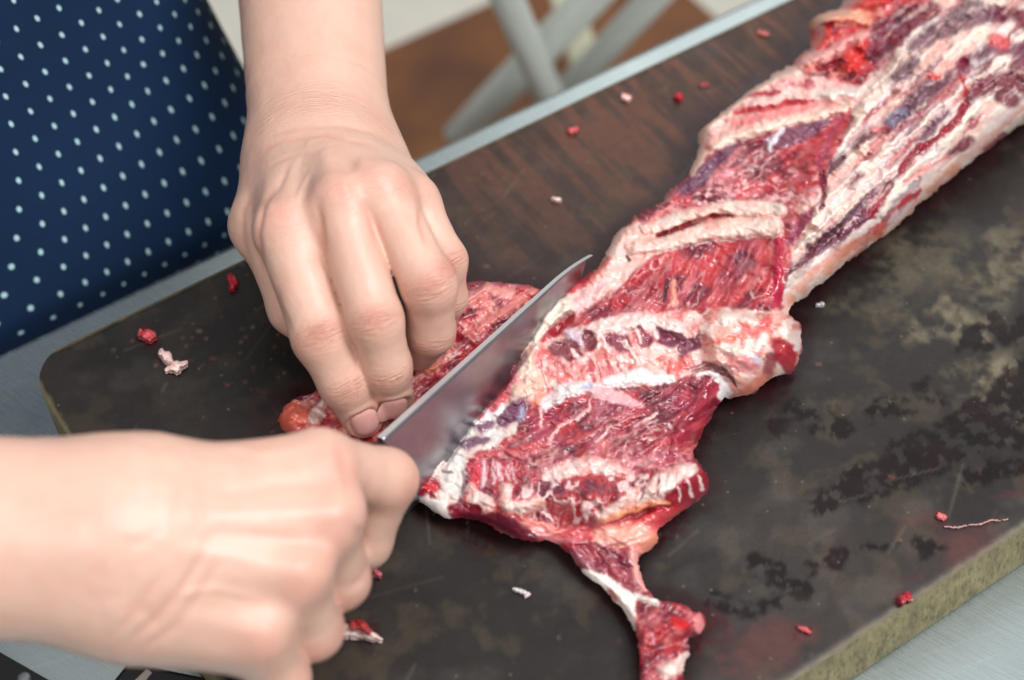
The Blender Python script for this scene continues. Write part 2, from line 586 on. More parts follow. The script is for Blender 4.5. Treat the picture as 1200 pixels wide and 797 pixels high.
t = NT('stained_wood_top')
a = t.attr('col'); g = t.attr('gloss')
n1 = t.noise(900, 3, .6); n2 = t.noise(160, 4, .65)
c = t.mix(.35, a.outputs['Color'], t.mix(n1.outputs['Fac'], (.2, .2, .2), (1.75, 1.7, 1.65)), 'MULTIPLY')
c = t.mix(.55, c, t.mix(n2.outputs['Fac'], (.35, .35, .35), (1.6, 1.57, 1.5)), 'MULTIPLY')
vo = t.n('ShaderNodeTexVoronoi'); vo.inputs['Scale'].default_value = 190
tc = t.n('ShaderNodeTexCoord'); t.l(tc.outputs['Object'], vo.inputs['Vector'])
sp = t.ramp(vo.outputs['Distance'], [(.0, (1, 1, 1)), (.10, (1, 1, 1)), (.16, (0, 0, 0))])
rnd = t.n('ShaderNodeSeparateColor'); t.l(vo.outputs['Color'], rnd.inputs[0])
few = t.math('GREATER_THAN', rnd.outputs[0], .84)
c = t.mix(t.math('MULTIPLY', t.math('MULTIPLY', sp.outputs['Color'], few), .16), c, lin(150, 128, 116))
t.l(c, t.b.inputs['Base Color'])
t.l(g.outputs['Fac'], t.b.inputs['Roughness'])
nb = t.bump(n2.outputs['Fac'], .2, .0006); nb = t.bump(n1.outputs['Fac'], .2, .0002, nb)
t.l(nb, t.b.inputs['Normal'])
t.l(t.math('MULTIPLY_ADD', t.attr('wet').outputs['Fac'], -.12, .27), t.b.inputs['Specular IOR Level'])
TOPM = t.m
t = NT('raw_wood_side')
n1 = t.noise(110, 5, .65, stretch=(1.6, 1.6, .28), rot=(0, .35, ROTZ))
n2 = t.noise(26, 4, .6)
n3 = t.noise(600, 2, .5, stretch=(1, 1, .15), rot=(0, .35, ROTZ))
c = t.ramp(n1.outputs['Fac'], [(.3, lin(92, 82, 52)), (.5, lin(146, 132, 92)), (.7, lin(182, 166, 120))]).outputs['Color']
c = t.mix(t.math('MULTIPLY', n2.outputs['Fac'], .55), c, lin(108, 104, 66))
st = t.ramp(n3.outputs['Fac'], [(.35, (1, 1, 1)), (.45, (0, 0, 0))])
c = t.mix(t.math('MULTIPLY', st.outputs['Color'], .5), c, lin(66, 60, 40))
t.l(c, t.b.inputs['Base Color'])
t.set(Roughness=.7)
t.l(t.bump(n1.outputs['Fac'], .5, .001, t.bump(n3.outputs['Fac'], .4, .0005)), t.b.inputs['Normal'])
SIDEM = t.m
board = empty('cutting_board', (0, 0, -BT))
tag(board, 'dark stained wooden cutting board with rounded corners and olive edge', 'cutting board')
OFF = np.array([0, 0, BT])
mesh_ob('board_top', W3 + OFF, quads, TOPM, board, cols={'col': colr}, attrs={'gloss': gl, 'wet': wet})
# sides hang from the outline of the top
loop = np.concatenate([idx[:, 0], idx[-1, 1:], idx[::-1, -1][1:], idx[0, ::-1][1:-1]])
L0 = W3[loop]
vs = [L0]
for z in (-.0035, -.012, -.024, -.036, -BT + .003):
    q = L0.copy(); q[:, 2] = z; vs.append(q)
q = L0.copy(); q[:, 2] = -BT + .0005
cen = np.array([(xL + xR) / 2, (yN + yF) / 2]); cw = cen[0] * EDIR + cen[1] * NDIR
q[:, :2] += (cw[:2] - q[:, :2]) * .006; vs.append(q)
m_ = len(L0); vs = np.concatenate(vs)
ii = np.arange(m_); jj = (ii + 1) % m_
fs = np.concatenate([np.stack([ii + k * m_, ii + (k + 1) * m_, jj + (k + 1) * m_, jj + k * m_], -1) for k in range(6)])
mesh_ob('board_edge', vs + OFF, fs, SIDEM, board)


# ------------------------------------------------------------------ flat black cases on the table, bottom left
def pad_from_pixels(name, pts, h, mat, base=-BT):
    """a plate whose upper face has the corners pts (photo pixels), resting on the table"""
    import bmesh
    top = [P(u, v, base + h) for u, v in pts]
    bm = bmesh.new()
    vv = [bm.verts.new(p) for p in top]
    f = bm.faces.new(vv)
    r = bmesh.ops.extrude_face_region(bm, geom=[f])
    for v in r['geom']:
        if isinstance(v, bmesh.types.BMVert): v.co.z -= h - .0004
    bmesh.ops.recalc_face_normals(bm, faces=bm.faces)
    bmesh.ops.bevel(bm, geom=list(bm.edges), offset=min(h * .25, .002), segments=2, affect='EDGES', profile=.5)
    me = bpy.data.meshes.new(name); bm.to_mesh(me); bm.free()
    me.materials.append(mat)
    o = bpy.data.objects.new(name, me); COL.objects.link(o)
    return o


case = pad_from_pixels('black_case', [(-60, 728), (66, 800), (30, 900), (-90, 880)], .014, BLACK)
tag(case, 'flat black case with a round grey stud in the bottom left corner', 'case')
STUD = NT('dull_steel'); STUD.set(Base_Color=(.3, .31, .32, 1), Metallic=.6, Roughness=.5)
c0 = P(29, 796, -BT + .0144)
vs, fs = tube([c0 - ZAX * .001, c0 + ZAX * .0012, c0 + ZAX * .0018], [.0027, .0027, .0018], 24)
mesh_ob('stud', vs, fs, STUD.m, case)
strap = pad_from_pixels('black_strap', [(124, 806), (150, 774), (280, 800), (320, 900), (110, 890)], .010, BLACK)
tag(strap, 'flat black strap with a pale stripe on the steel under the wrist', 'strap')
CRM = NT('pale_webbing'); CRM.set(Base_Color=(*lin(170, 160, 150), 1), Roughness=.8)
a0, a1, a2, a3 = (P(155, 800, -BT + .0107), P(172, 784, -BT + .0107), P(178, 788, -BT + .0107), P(164, 806, -BT + .0107))
o = mesh_ob('stripe', [*(p for p in (a0, a1, a2, a3)), *(p - ZAX * .0012 for p in (a0, a1, a2, a3))],
            [(3, 2, 1, 0), (4, 5, 6, 7), (0, 1, 5, 4), (1, 2, 6, 5), (2, 3, 7, 6), (3, 0, 4, 7)], CRM.m, strap, smooth=False)


# ------------------------------------------------------------------ the meat
S_ = 1.0
U, V = np.meshgrid(np.arange(306, 1296, S_, dtype=np.float32), np.arange(-66, 832, S_, dtype=np.float32), indexing='ij')
gshape = U.shape
oc = smooth_closed(OUT, it=1)
sd_all = poly_sd(U + 7 * (fbm(U / 13, V / 13, 2, 3) - .5) + 3 * (fbm(U / 4, V / 4, 3, 2) - .5), V + 7 * (fbm(U / 13, V / 13, 4, 3) - .5), oc)
sd_g = poly_sd(U, V, OUT)
for _ in range(14):
    for ax_ in (0, 1): sd_g = .5 * sd_g + .25 * (np.roll(sd_g, 3, ax_) + np.roll(sd_g, -3, ax_))
gu, gv = np.gradient(sd_g)
inside = sd_all < .5
IX = np.flatnonzero(inside.ravel())
u = U.ravel()[IX]; v = V.ravel()[IX]; dd = np.maximum(-sd_all.ravel()[IX], 0); nv = gv.ravel()[IX]
# thickness (mm) from control points
CP = np.array([(1200, 40, 46), (1100, 100, 46), (1050, 160, 42), (980, 40, 36), (980, 230, 40), (940, 320, 30), (900, 130, 30), (880, 200, 24), (850, 110, 24),
               (800, 250, 22), (840, 310, 20), (760, 320, 22), (720, 300, 22), (880, 400, 30), (930, 400, 24), (720, 400, 24), (640, 380, 19), (700, 450, 22), (800, 480, 21),
               (640, 520, 19), (560, 520, 15), (520, 570, 12), (600, 590, 20), (700, 580, 25), (800, 570, 24), (740, 625, 15), (640, 620, 9), (700, 660, 9), (720, 700, 6),
               (770, 730, 13), (780, 790, 11), (560, 370, 19), (620, 350, 14), (480, 420, 16), (400, 480, 17), (350, 490, 17), (460, 520, 14), (560, 440, 14), (620, 430, 20)], np.float32)
num = 0; den = 0
for (cu, cv, ch) in CP:
    w_ = 1 / (((u - cu) ** 2 + (v - cv) ** 2) + 300) ** 1.6
    num = num + w_ * ch; den = den + w_
H = num / den
sd_s = np.maximum(-sd_g.ravel()[IX] + 4, 0)
wpx = H * np.clip(.95 + .75 * nv, .35, 1.7) + 3
x_ = np.clip(sd_s / wpx, 0, 1)
h = H * np.sqrt(np.clip(1 - (1 - x_) ** 2, 0, 1))
# organic warp used by every painted shape
w1 = fbm(u / 11, v / 11, 41, 3) - .5; w2 = fbm(u / 11, v / 11, 42, 3) - .5
w3 = fbm(u / 3.5, v / 3.5, 43, 2) - .5; w4 = fbm(u / 3.5, v / 3.5, 44, 2) - .5
uw = u + 7 * w1 + 2.0 * w3; vw = v + 7 * w2 + 2.0 * w4
us = u + 5 * w1; vs_ = v + 5 * w2
C_ = np.zeros((len(u), 3), np.float32)
fat = np.zeros(len(u), np.float32)          # 1 = fat, 0 = lean
rel = np.zeros(len(u), np.float32)          # relief in mm
# colours of the things themselves
RED = lin(166, 36, 52); DEEP = lin(116, 16, 38); MAROON = lin(88, 14, 38); BRIGHT = lin(194, 54, 56); PINK = lin(228, 146, 140); FATC = lin(232, 206, 192)
FATP = lin(240, 196, 186); PURP = lin(112, 52, 76); VIOL = lin(124, 104, 132); BLUEW = lin(226, 212, 210); WHITE = lin(238, 222, 212); ORNG = lin(232, 138, 112); DARK = lin(70, 8, 22)


def put(c, m, f=None):
    global C_, fat
    C_ = C_ * (1 - m[:, None]) + np.asarray(c, np.float32) * m[:, None]
    if f is not None: fat = fat * (1 - m) + f * m


def fibre(ang, lo, hi, seed):
    a = math.radians(ang)
    s = u * math.cos(a) + v * math.sin(a) + 5 * w1; c = -u * math.sin(a) + v * math.cos(a) + 5 * w2
    return fbm(s / lo, c / hi, seed, 4)


def lean(m, ang, seed, light=.5, veins=.5, amp=.9, warm=0.):
    """muscle with grain direction ang (degrees, photo axes) and thin pale connective lines"""
    global rel
    f1 = fibre(ang, 26, 4.2, seed); f2 = fibre(ang, 70, 14, seed + 1); bl = fbm(u / 22, v / 22, seed + 2, 4)
    c = RED[None] * (1 - sstep(.42, .64, f2)[:, None]) + DEEP[None] * sstep(.42, .64, f2)[:, None]
    k = sstep(.46, .64, bl)[:, None] * .75; c = c * (1 - k) + MAROON * k
    f3 = fibre(ang, 18, 2.2, seed + 8); k = sstep(.52, .68, f3)[:, None] * .45; c = c * (1 - k) + DEEP * k
    k = sstep(.52, .34, bl)[:, None] * (.35 + warm); c = c * (1 - k) + BRIGHT * k
    k = (sstep(.5, .72, f1) * light)[:, None]; c = c * (1 - k) + lin(198, 82, 90) * k
    r = ridge((u * math.cos(math.radians(ang)) + v * math.sin(math.radians(ang)) + 9 * w1) / 34, (-u * math.sin(math.radians(ang)) + v * math.cos(math.radians(ang)) + 9 * w2) / 13, seed + 3, 3)
    vn = sstep(.90, .985, r) * sstep(.38, .58, fbm(u / 30, v / 30, seed + 4, 3))
    k = (vn * veins)[:, None]; c = c * (1 - k) + lin(232, 178, 172) * k
    wi = sstep(.70, .96, ridge((u * math.cos(math.radians(ang)) + v * math.sin(math.radians(ang)) + 12 * w1) / 60, (-u * math.sin(math.radians(ang)) + v * math.cos(math.radians(ang)) + 12 * w2) / 17, seed + 6, 4)) * sstep(.36, .62, fbm(u / 26, v / 26, seed + 7, 3)) * .38
    k = wi[:, None]; c = c * (1 - k) + lin(216, 134, 136) * k
    put(c, m, vn * veins * .7)
    rel += m * amp * ((f1 - .5) * 2.0 + (f2 - .5) * 2.6 + vn * .15)


def fatty(m, seed, c=FATC, c2=FATP, lump=1.0, cell=13.0, red=.0):
    global rel
    b = fbm(u / 17, v / 17, seed, 4); b2 = fbm(u / 5, v / 5, seed + 1, 3); r = ridge((u + 8 * w1) / cell / 2, (v + 8 * w2) / cell / 2, seed + 2, 2)
    k = sstep(.40, .64, b)[:, None] * .8
    col = c[None] * (1 - k) + c2[None] * k
    if red:
        k = (sstep(.52, .70, fbm(u / 12, v / 9, seed + 5, 4)) * red)[:, None]; col = col * (1 - k) + lin(214, 84, 74) * k
    k = (sstep(.55, .75, b2) * .35)[:, None]; col = col * (1 - k) + lin(248, 236, 226) * k
    put(col, m, 1.0)
    rel += m * lump * ((1 - sstep(.70, 1.0, r)) * .45 - .2 + (b2 - .5) * .45 + (b - .5) * 1.7)


def S(pts, c, f=None, up=0., soft=2.5, k=1.0, warp=1.0, breakup=0., seed=0):
    """a painted and raised stroke"""
    global rel
    if warp >= 1: sd = line_sd(uw, vw, pts)
    elif warp > 0: sd = line_sd(us, vs_, pts)
    else: sd = line_sd(u, v, pts)
    m = sstep(soft, -soft * .5, sd) * k
    if breakup: m = m * sstep(.5 - breakup * .4, .62, fbm(u / 9, v / 9, 200 + seed, 3))
    if c is not None: put(c, m, f)
    if up:
        wmax = max(p[2] for p in pts) + 1.5
        x = np.clip((sd + wmax) / wmax, 0, 1)
        rel += up * np.sqrt(np.clip(1 - x * x, 0, 1))
    return m


def PM(pts, soft=3., warp=1.):
    return sstep(soft, -soft * .6, poly_sd(uw if warp else u, vw if warp else v, pts))


ONE = np.ones(len(u), np.float32)
# ground colour: lean meat
lean(ONE, 25, 300, .5, .5)
# ---- piece under the left hand
A0 = PM([(300, 520), (300, 440), (420, 380), (560, 300), (670, 320), (640, 370), (560, 430), (470, 560)])
lean(A0, -35, 310, .5, .35, 1.6, .3)
fatty(A0 * sstep(.52, .66, fbm(u / 14, v / 12, 315, 4)), 316, lin(236, 160, 150), lin(220, 110, 104), 1.4)
S([(330, 500, 10), (345, 485, 13), (365, 490, 9)], lin(226, 106, 84), .5, 2, 5)
S([(368, 492, 7), (380, 470, 4)], FATP, .8, 1, 3)
S([(490, 425, 9), (505, 430, 8)], lin(232, 140, 112), .8, 2)
S([(548, 352, 5), (570, 338, 6), (600, 345, 4)], PINK, .6, 1.2, 3)
S([(560, 385, 4), (590, 365, 5), (625, 340, 3)], lin(224, 130, 124), .6, 1.5, 3)
# ---- muscle face R4 and its neighbours
A = PM([(700, 345), (722, 330), (768, 300), (812, 288), (906, 280), (925, 290), (918, 368), (905, 376), (850, 366), (800, 358), (760, 364), (700, 384), (640, 400), (660, 370)])
lean(A, 118, 320, .75, .55, .8, .35)
B2 = PM([(700, 345), (722, 330), (770, 304), (790, 340), (775, 366), (700, 384), (660, 398), (670, 370)])
lean(B2, 140, 325, .45, .8, .9, .0)
S([(880, 290, 10), (862, 312, 12), (850, 335, 8)], PURP, None, 0, 9, .35)
S([(806, 292, 9), (830, 286, 7)], MAROON, None, 0, 6, .6)
S([(781, 328, 1.5), (779, 350, 2.5)], DARK, None, -1.5, 2)
S([(789, 330, 2.5), (792, 356, 3)], lin(232, 150, 132), .6, .8, 2)
S([(913, 270, 4), (912, 310, 5), (910, 362, 6)], lin(176, 24, 58), 0, 1.2, 3)
# ---- strips B
fatty(S([(757, 267, 7), (785, 261, 8), (810, 253, 8), (836, 245, 8), (862, 243, 9), (912, 243, 10)], None, None, 3.2, 3), 330, FATC, lin(238, 178, 164), .7)
fatty(S([(745, 290, 10), (785, 284, 9), (823, 273, 10), (861, 266, 12), (905, 266, 12)], None, None, 3.6, 3), 331, FATC, lin(238, 184, 168), .5)
S([(764, 277, 1.5), (782, 271, 2.6), (802, 266, 2.6), (834, 254, 2.4), (858, 254, 1.2)], lin(148, 26, 34), 0, -3.5, 2)
S([(808, 257, 2.5), (834, 262, 4), (850, 258, 3)], lin(236, 170, 160), .9, 0, 3, .6)
fatty(PM([(700, 312), (712, 286), (722, 271), (746, 259), (768, 268), (770, 296), (748, 314), (728, 334), (712, 344), (692, 356), (664, 366), (660, 350), (690, 330)]), 332, FATP, lin(236, 176, 160), 1.8, 9, .2)
S([(705, 335, 7), (688, 350, 8), (664, 368, 7), (645, 388, 4)], lin(236, 188, 188), .9, .8, 4, .8)
S([(735, 301, 2.2), (737, 305, 2)], lin(60, 44, 30), None, -1, 1.5)
S([(757, 262, 2), (790, 238, 4), (815, 228, 3), (845, 232, 3)], lin(226, 130, 128), .6, 1, 3, .8)
S([(700, 314, 5), (712, 306, 4), (690, 328, 5), (668, 338, 5)], lin(190, 30, 42), 0, 1, 3, .7, breakup=.8)
# ---- R2 muscle and its band A
A = PM([(800, 225), (822, 182), (868, 160), (905, 148), (960, 138), (1000, 120), (985, 165), (962, 232), (950, 262), (912, 236), (850, 234), (790, 240), (770, 248)])
lean(A, 155, 340, .6, .6, 1.1, .3)
kk = A * sstep(.5, .66, fbm(u / 8, v / 6, 345, 4)) * sstep(180, 230, v)
fatty(kk, 346, lin(232, 176, 176), lin(214, 132, 138), .9)
S([(800, 224, 5), (814, 212, 9), (836, 192, 8), (862, 172, 4)], lin(96, 46, 74), 0, 0, 5, .95)
S([(905, 168, 6), (926, 160, 9), (946, 152, 8), (966, 142, 4)], lin(112, 62, 86), 0, 0, 5, .9)
S([(903, 174, 2), (910, 160, 3), (921, 145, 2.5)], lin(214, 206, 214), .6, .6, 2, .8)
S([(832, 214, 3), (868, 176, 3)], lin(216, 130, 132), .3, .4, 3, .5)
BA = PM([(818, 180), (818, 160), (821, 146), (840, 134), (870, 110), (905, 86), (930, 78), (960, 84), (1008, 104), (1004, 122), (965, 136), (930, 140), (900, 147), (868, 160), (840, 174), (815, 190)])
fatty(BA, 350, lin(238, 192, 182), lin(222, 140, 136), 1.4, 10, .35)
S([(812, 200, 4), (822, 178, 7), (821, 150, 7), (842, 135, 7), (870, 112, 7), (904, 88, 7), (930, 82, 7)], lin(242, 200, 184), 1, 1.6, 3)
S([(862, 134, 1.5), (878, 129, 3), (898, 128, 3), (924, 121, 3), (962, 115, 1.5)], lin(178, 34, 44), 0, -2, 2.5)
S([(880, 111, 2), (896, 109, 3), (914, 107, 2)], lin(168, 44, 60), 0, -1.2, 3)
S([(862, 145, 3), (890, 138, 5), (920, 130, 4), (958, 122, 2)], lin(220, 110, 110), .5, 0, 5, .75)
S([(950, 98, 5), (928, 98, 3)], lin(176, 60, 72), .2, -.6, 4, .8)
S([(832, 174, 4), (866, 160, 6), (900, 149, 5), (940, 138, 5), (995, 124, 5)], lin(244, 208, 190), 1, 2, 3)
S([(831, 172, 3)], lin(220, 90, 60), 0, 0, 3, .8)
S([(960, 112, 5), (980, 109, 6), (1008, 109, 4)], WHITE, 1, 1.8, 2.5)
# ---- red knobbly top
A = PM([(936, 80), (930, 62), (948, 54), (948, 18), (990, -20), (1000, -70), (1090, -70), (1075, 10), (1040, 30), (1030, 60), (1012, 98), (970, 92)])
lean(A, 150, 360, .5, .4, 2.2, .5)
fatty(A * sstep(.55, .68, fbm(u / 13, v / 10, 361, 4)), 362, lin(236, 150, 136), lin(222, 110, 96), 1.8)
for q_ in ([(952, 40, 7), (968, 40, 8), (958, 52, 6)], [(996, 66, 9), (1008, 70, 8)], [(990, 74, 8), (1002, 80, 6)], [(1000, 8, 8), (1020, 4, 8), (1035, 0, 7)], [(1010, 50, 7), (1018, 62, 6)]):
    S(q_, lin(206, 48, 44), 0, 5, 3)
S([(950, 24, 7), (985, 20, 8), (1015, 22, 8)], lin(240, 164, 136), 1, 4, 3)
S([(938, 74, 5), (965, 65, 6), (995, 46, 5), (1015, 40, 4)], lin(236, 168, 160), .9, 3.5, 3)
S([(955, 34, 2), (975, 28, 3)], lin(170, 26, 34), 0, -2, 3)
S([(960, 80, 3), (985, 72, 4)], lin(140, 20, 36), 0, -2.5, 3)
# ---- white roll on the right
ROLL = [(1012, 100), (1030, 82), (1055, 44), (1090, 8), (1110, -30), (1120, -70), (1310, -80), (1310, 100), (1200, 150), (1150, 184), (1088, 235), (1032, 284), (962, 338), (920, 370), (918, 355), (926, 318), (929, 288), (948, 262), (964, 230), (980, 180), (1000, 140)]
RM = PM(ROLL)
fatty(RM, 370, lin(244, 228, 212), lin(240, 206, 190), 1.3, 17)
# long soft folds running down the roll
a_ = math.radians(-44)
sl = (u * math.cos(a_) + v * math.sin(a_)); cr = (-u * math.sin(a_) + v * math.cos(a_))
strand = fbm((sl + 26 * w1) / 55, (cr + 8 * w2) / 6.5, 373, 4)
put(lin(240, 200, 184), RM * sstep(.46, .64, strand) * .75)
put(lin(218, 132, 130), RM * sstep(.60, .74, strand) * .55)
put(lin(242, 222, 206), RM * sstep(.42, .28, strand) * .6)
strand2 = fbm((sl + 40 * w1) / 85, (cr + 10 * w2) / 11, 377, 4)
mm_ = RM * sstep(.56, .66, strand2) * sstep(960, 1010, u)
put(lin(120, 34, 56), mm_ * .85, 0)
put(lin(176, 84, 96), mm_ * sstep(.5, .6, strand) * .6)
rel -= mm_ * 1.2
rel += RM * (strand - .5) * -7.5
fold = ridge((sl + 30 * w1) / 90, (cr + 14 * w2) / 17, 371, 3)
rel += RM * (-(sstep(.60, 1.0, fold)) * 2.2 + 1.0)
put(lin(226, 158, 152), RM * sstep(.80, .98, fold) * .6)
put(lin(226, 214, 214), RM * sstep(.56, .7, fbm(sl / 40, cr / 9, 372, 3)) * .5)


def purple(pts, c=None, k=.95, dn=-1.1, seed=0):
    global rel
    m = S([(a_[0], a_[1], a_[2] * 1.05) for a_ in pts], lin(110, 44, 64) if c is None else c, 0, dn, 5.5, k)
    m_ = m * sstep(.62, .70, strand) * .75
    put(lin(226, 186, 178), m_ * (seed < 30), .8)
    put(lin(128, 92, 114), m * sstep(.5, .70, fbm(u / 8, v / 6, 380 + seed, 3)) * .4)
    put(lin(66, 14, 34), m * sstep(.55, .72, fbm(u / 9, v / 8, 390 + seed, 3)) * .6)
    rel += m * (fbm(u / 5, v / 5, 395 + seed, 3) - .5) * 2.5


MR = lin(116, 18, 44); PG = lin(112, 70, 84)
purple([(1026, 62, 10), (1045, 38, 15), (1070, 20, 14), (1094, 14, 9)], MR, .95, 0, 1)
S([(1040, 96, 3), (1052, 70, 5), (1072, 40, 4), (1096, 26, 3)], WHITE, 1, 1.5, 3)
S([(1016, 110, 6), (1042, 84, 7), (1056, 64, 8)], FATC, 1, 2, 3)
purple([(1072, 52, 6), (1096, 39, 10), (1122, 27, 9), (1150, 20, 8), (1173, 19, 6)], PG, .9, -1, 2)
purple([(1112, 16, 4), (1134, 6, 5), (1150, 5, 3)], PG, .85, -.8, 3)
purple([(1165, 14, 5), (1190, 17, 8), (1225, 36, 9)], MR, .9, -1, 4)
purple([(1050, 92, 6), (1062, 82, 8), (1071, 73, 6)], PG, .9, -1, 5)
purple([(1038, 150, 6), (1050, 137, 7), (1062, 127, 8), (1080, 110, 8), (1096, 98, 9), (1110, 93, 5)], lin(98, 44, 68), .95, -1.4, 6)
S([(1044, 142, 4), (1058, 132, 5)], lin(128, 122, 144), .3, 0, 5, .7)
S([(1090, 88, 2.5), (1100, 90, 2.5)], lin(206, 60, 50), 0, .5, 2)
purple([(1078, 162, 2.5), (1088, 153, 5), (1098, 143, 4), (1109, 132, 2)], PURP, .9, -1.2, 7)
S([(1056, 200, 3), (1066, 183, 3.5), (1084, 170, 4), (1102, 159, 3.5), (1120, 141, 4.5), (1134, 120, 3)], lin(142, 18, 42), 0, -2, 2.5)
S([(1134, 120, 2), (1129, 100, 1.6), (1127, 84, 3.5), (1130, 74, 4)], lin(170, 22, 36), 0, -.5, 2)
purple([(1128, 82, 6), (1132, 70, 5)], MR, .9, -1, 8)
purple([(1136, 116, 3), (1150, 104, 8), (1163, 97, 8), (1184, 94, 9), (1205, 98, 10), (1235, 90, 12)], MR, .95, -1.5, 9)
purple([(1175, 112, 8), (1186, 116, 7)], MR, .9, -1, 10)
purple([(1142, 66, 3), (1156, 60, 5), (1170, 55, 5), (1196, 58, 6), (1220, 60, 8)], PURP, .85, -1.2, 11)
purple([(1186, 78, 4), (1202, 74, 9), (1220, 70, 9)], MR, .9, -1, 12)
S([(1164, 46, 6), (1176, 49, 6)], lin(206, 60, 58), 0, 0, 4, .85)
purple([(1112, 183, 2), (1122, 175, 5), (1134, 165, 4)], MR, .9, -1.4, 13)
purple([(1001, 176, 2.5), (1008, 167, 4), (1020, 159, 4), (1036, 152, 5)], MR, .9, -1.2, 14)
S([(1024, 152, 5), (1036, 150, 4)], lin(214, 120, 124), .5, 1, 3, .8)
purple([(973, 202, 2), (979, 192, 4), (989, 183, 3)], lin(88, 30, 48), .95, -1.6, 15)
purple([(997, 217, 1.5), (1004, 207, 3), (1013, 205, 1.5)], lin(112, 40, 60), .9, -1.2, 16)
purple([(924, 321, 2), (940, 306, 4), (954, 294, 7), (970, 282, 8), (983, 271, 9), (1002, 258, 10), (1018, 244, 11), (1030, 230, 9), (1042, 216, 4)], lin(104, 36, 60), .97, -1.8, 17)
S([(1020, 250, 3), (1034, 236, 4), (1040, 226, 2)], lin(160, 20, 44), 0, 0, 4, .8)
S([(1054, 245, 2), (1064, 234, 3.5), (1078, 222, 2)], lin(170, 50, 62), 0, -1.5, 3)
S([(1060, 215, 2), (1090, 196, 2), (1110, 184, 2)], lin(206, 116, 116), .4, -1.4, 3, .8)
S([(986, 290, 3), (1010, 268, 4), (1028, 258, 2.5)], lin(238, 214, 206), 1, 1.4, 3)
for q_ in ([(928, 352, 6), (950, 330, 8), (975, 310, 7)], [(985, 302, 6), (1010, 286, 7), (1030, 272, 6)], [(1088, 225, 5), (1120, 198, 6)]):
    S(q_, lin(234, 150, 120), .9, 1.2, 6, .7, breakup=.6)
S([(945, 318, 4), (975, 296, 4), (998, 285, 3)], lin(214, 96, 78), .5, 0, 5, .5, breakup=.6)
S([(1030, 270, 5), (1036, 262, 4)], lin(196, 50, 50), 0, 0, 4, .7)
S([(925, 285, 5), (934, 270, 6), (946, 252, 4)], lin(150, 58, 86), 0, -.5, 4, .9)
S([(938, 246, 4), (952, 238, 4), (960, 226, 3)], lin(236, 190, 180), .8, 1, 4, .8)
S([(962, 244, 1.5), (966, 226, 2.2), (964, 200, 2.6)], lin(112, 18, 44), 0, -1.5, 2.5)
S([(960, 195, 3), (972, 160, 4), (985, 138, 3)], lin(158, 56, 84), 0, 0, 4, .7)
# ---- ridge C
A = PM([(640, 398), (680, 382), (740, 368), (800, 362), (832, 372), (830, 430), (800, 446), (740, 452), (690, 458), (640, 468), (612, 470), (606, 440), (616, 410)])
fatty(A, 400, lin(236, 190, 180), lin(216, 120, 120), 1.6, 7, .75)
st = fbm((u - .25 * v + 4 * w1) / 5.0, v / 24, 401, 3)
put(lin(176, 40, 62), A * sstep(.52, .66, st) * sstep(404, 425, v) * sstep(770, 720, u) * .8, 0)
S([(690, 386, 6), (720, 380, 8), (742, 377, 9), (764, 376, 8), (790, 384, 8), (800, 395, 6)], lin(240, 210, 204), 1, 2.2, 3)
S([(668, 392, 7), (678, 400, 8)], lin(216, 190, 200), .8, 2, 3)
for q_, c_ in (([(650, 408, 8), (668, 411, 12), (678, 416, 5)], DEEP), ([(690, 392, 7), (692, 404, 7)], DEEP), ([(716, 398, 6), (728, 402, 10), (736, 408, 5)], lin(120, 24, 56)),
               ([(748, 388, 6), (756, 398, 8)], lin(128, 28, 58)), ([(772, 392, 7), (784, 396, 8), (800, 400, 6)], lin(112, 30, 64)), ([(800, 410, 7), (818, 402, 7), (824, 392, 4)], lin(110, 34, 66))):
    S(q_, c_, 0, -1.6, 4, .92)
for q_ in ([(742, 382, 2), (752, 400, 1.5)], [(700, 388, 2), (714, 410, 2)], [(762, 380, 2), (770, 396, 1.5)], [(672, 412, 2), (684, 424, 3)], [(732, 400, 1.5), (744, 418, 2)]):
    S(q_, lin(240, 206, 200), .9, .8, 2)
fatty(S([(624, 402, 7), (616, 414, 8), (618, 434, 9), (628, 448, 9), (612, 458, 10), (604, 468, 7)], None, None, 1.6, 4), 405, FATC, lin(238, 190, 168), 1.6, 8, .25)
S([(634, 462, 5), (632, 470, 6)], lin(230, 140, 110), .8, .6, 3, .8)
S([(596, 444, 4), (586, 456, 5)], DEEP, 0, -1, 3)
S([(520, 548, 3), (552, 496, 4), (586, 452, 6), (616, 412, 6), (640, 380, 4), (658, 358, 3)], None, None, -3.5, 4, warp=0)
S([(560, 484, 1), (586, 452, 5), (612, 414, 4)], lin(110, 20, 38), 0, 0, 6, .8)  # shade in the cut along the blade, painted as a dark stroke
# ---- small knob of fat lying against the blade
S([(648, 386, 9), (664, 372, 8)], lin(150, 24, 40), 0, -2.5, 4)
fl_m = S([(628, 398, 3), (638, 383, 6), (650, 368, 9), (660, 360, 12)], lin(246, 226, 208), 1, 6, 2.0, 1, warp=.5)
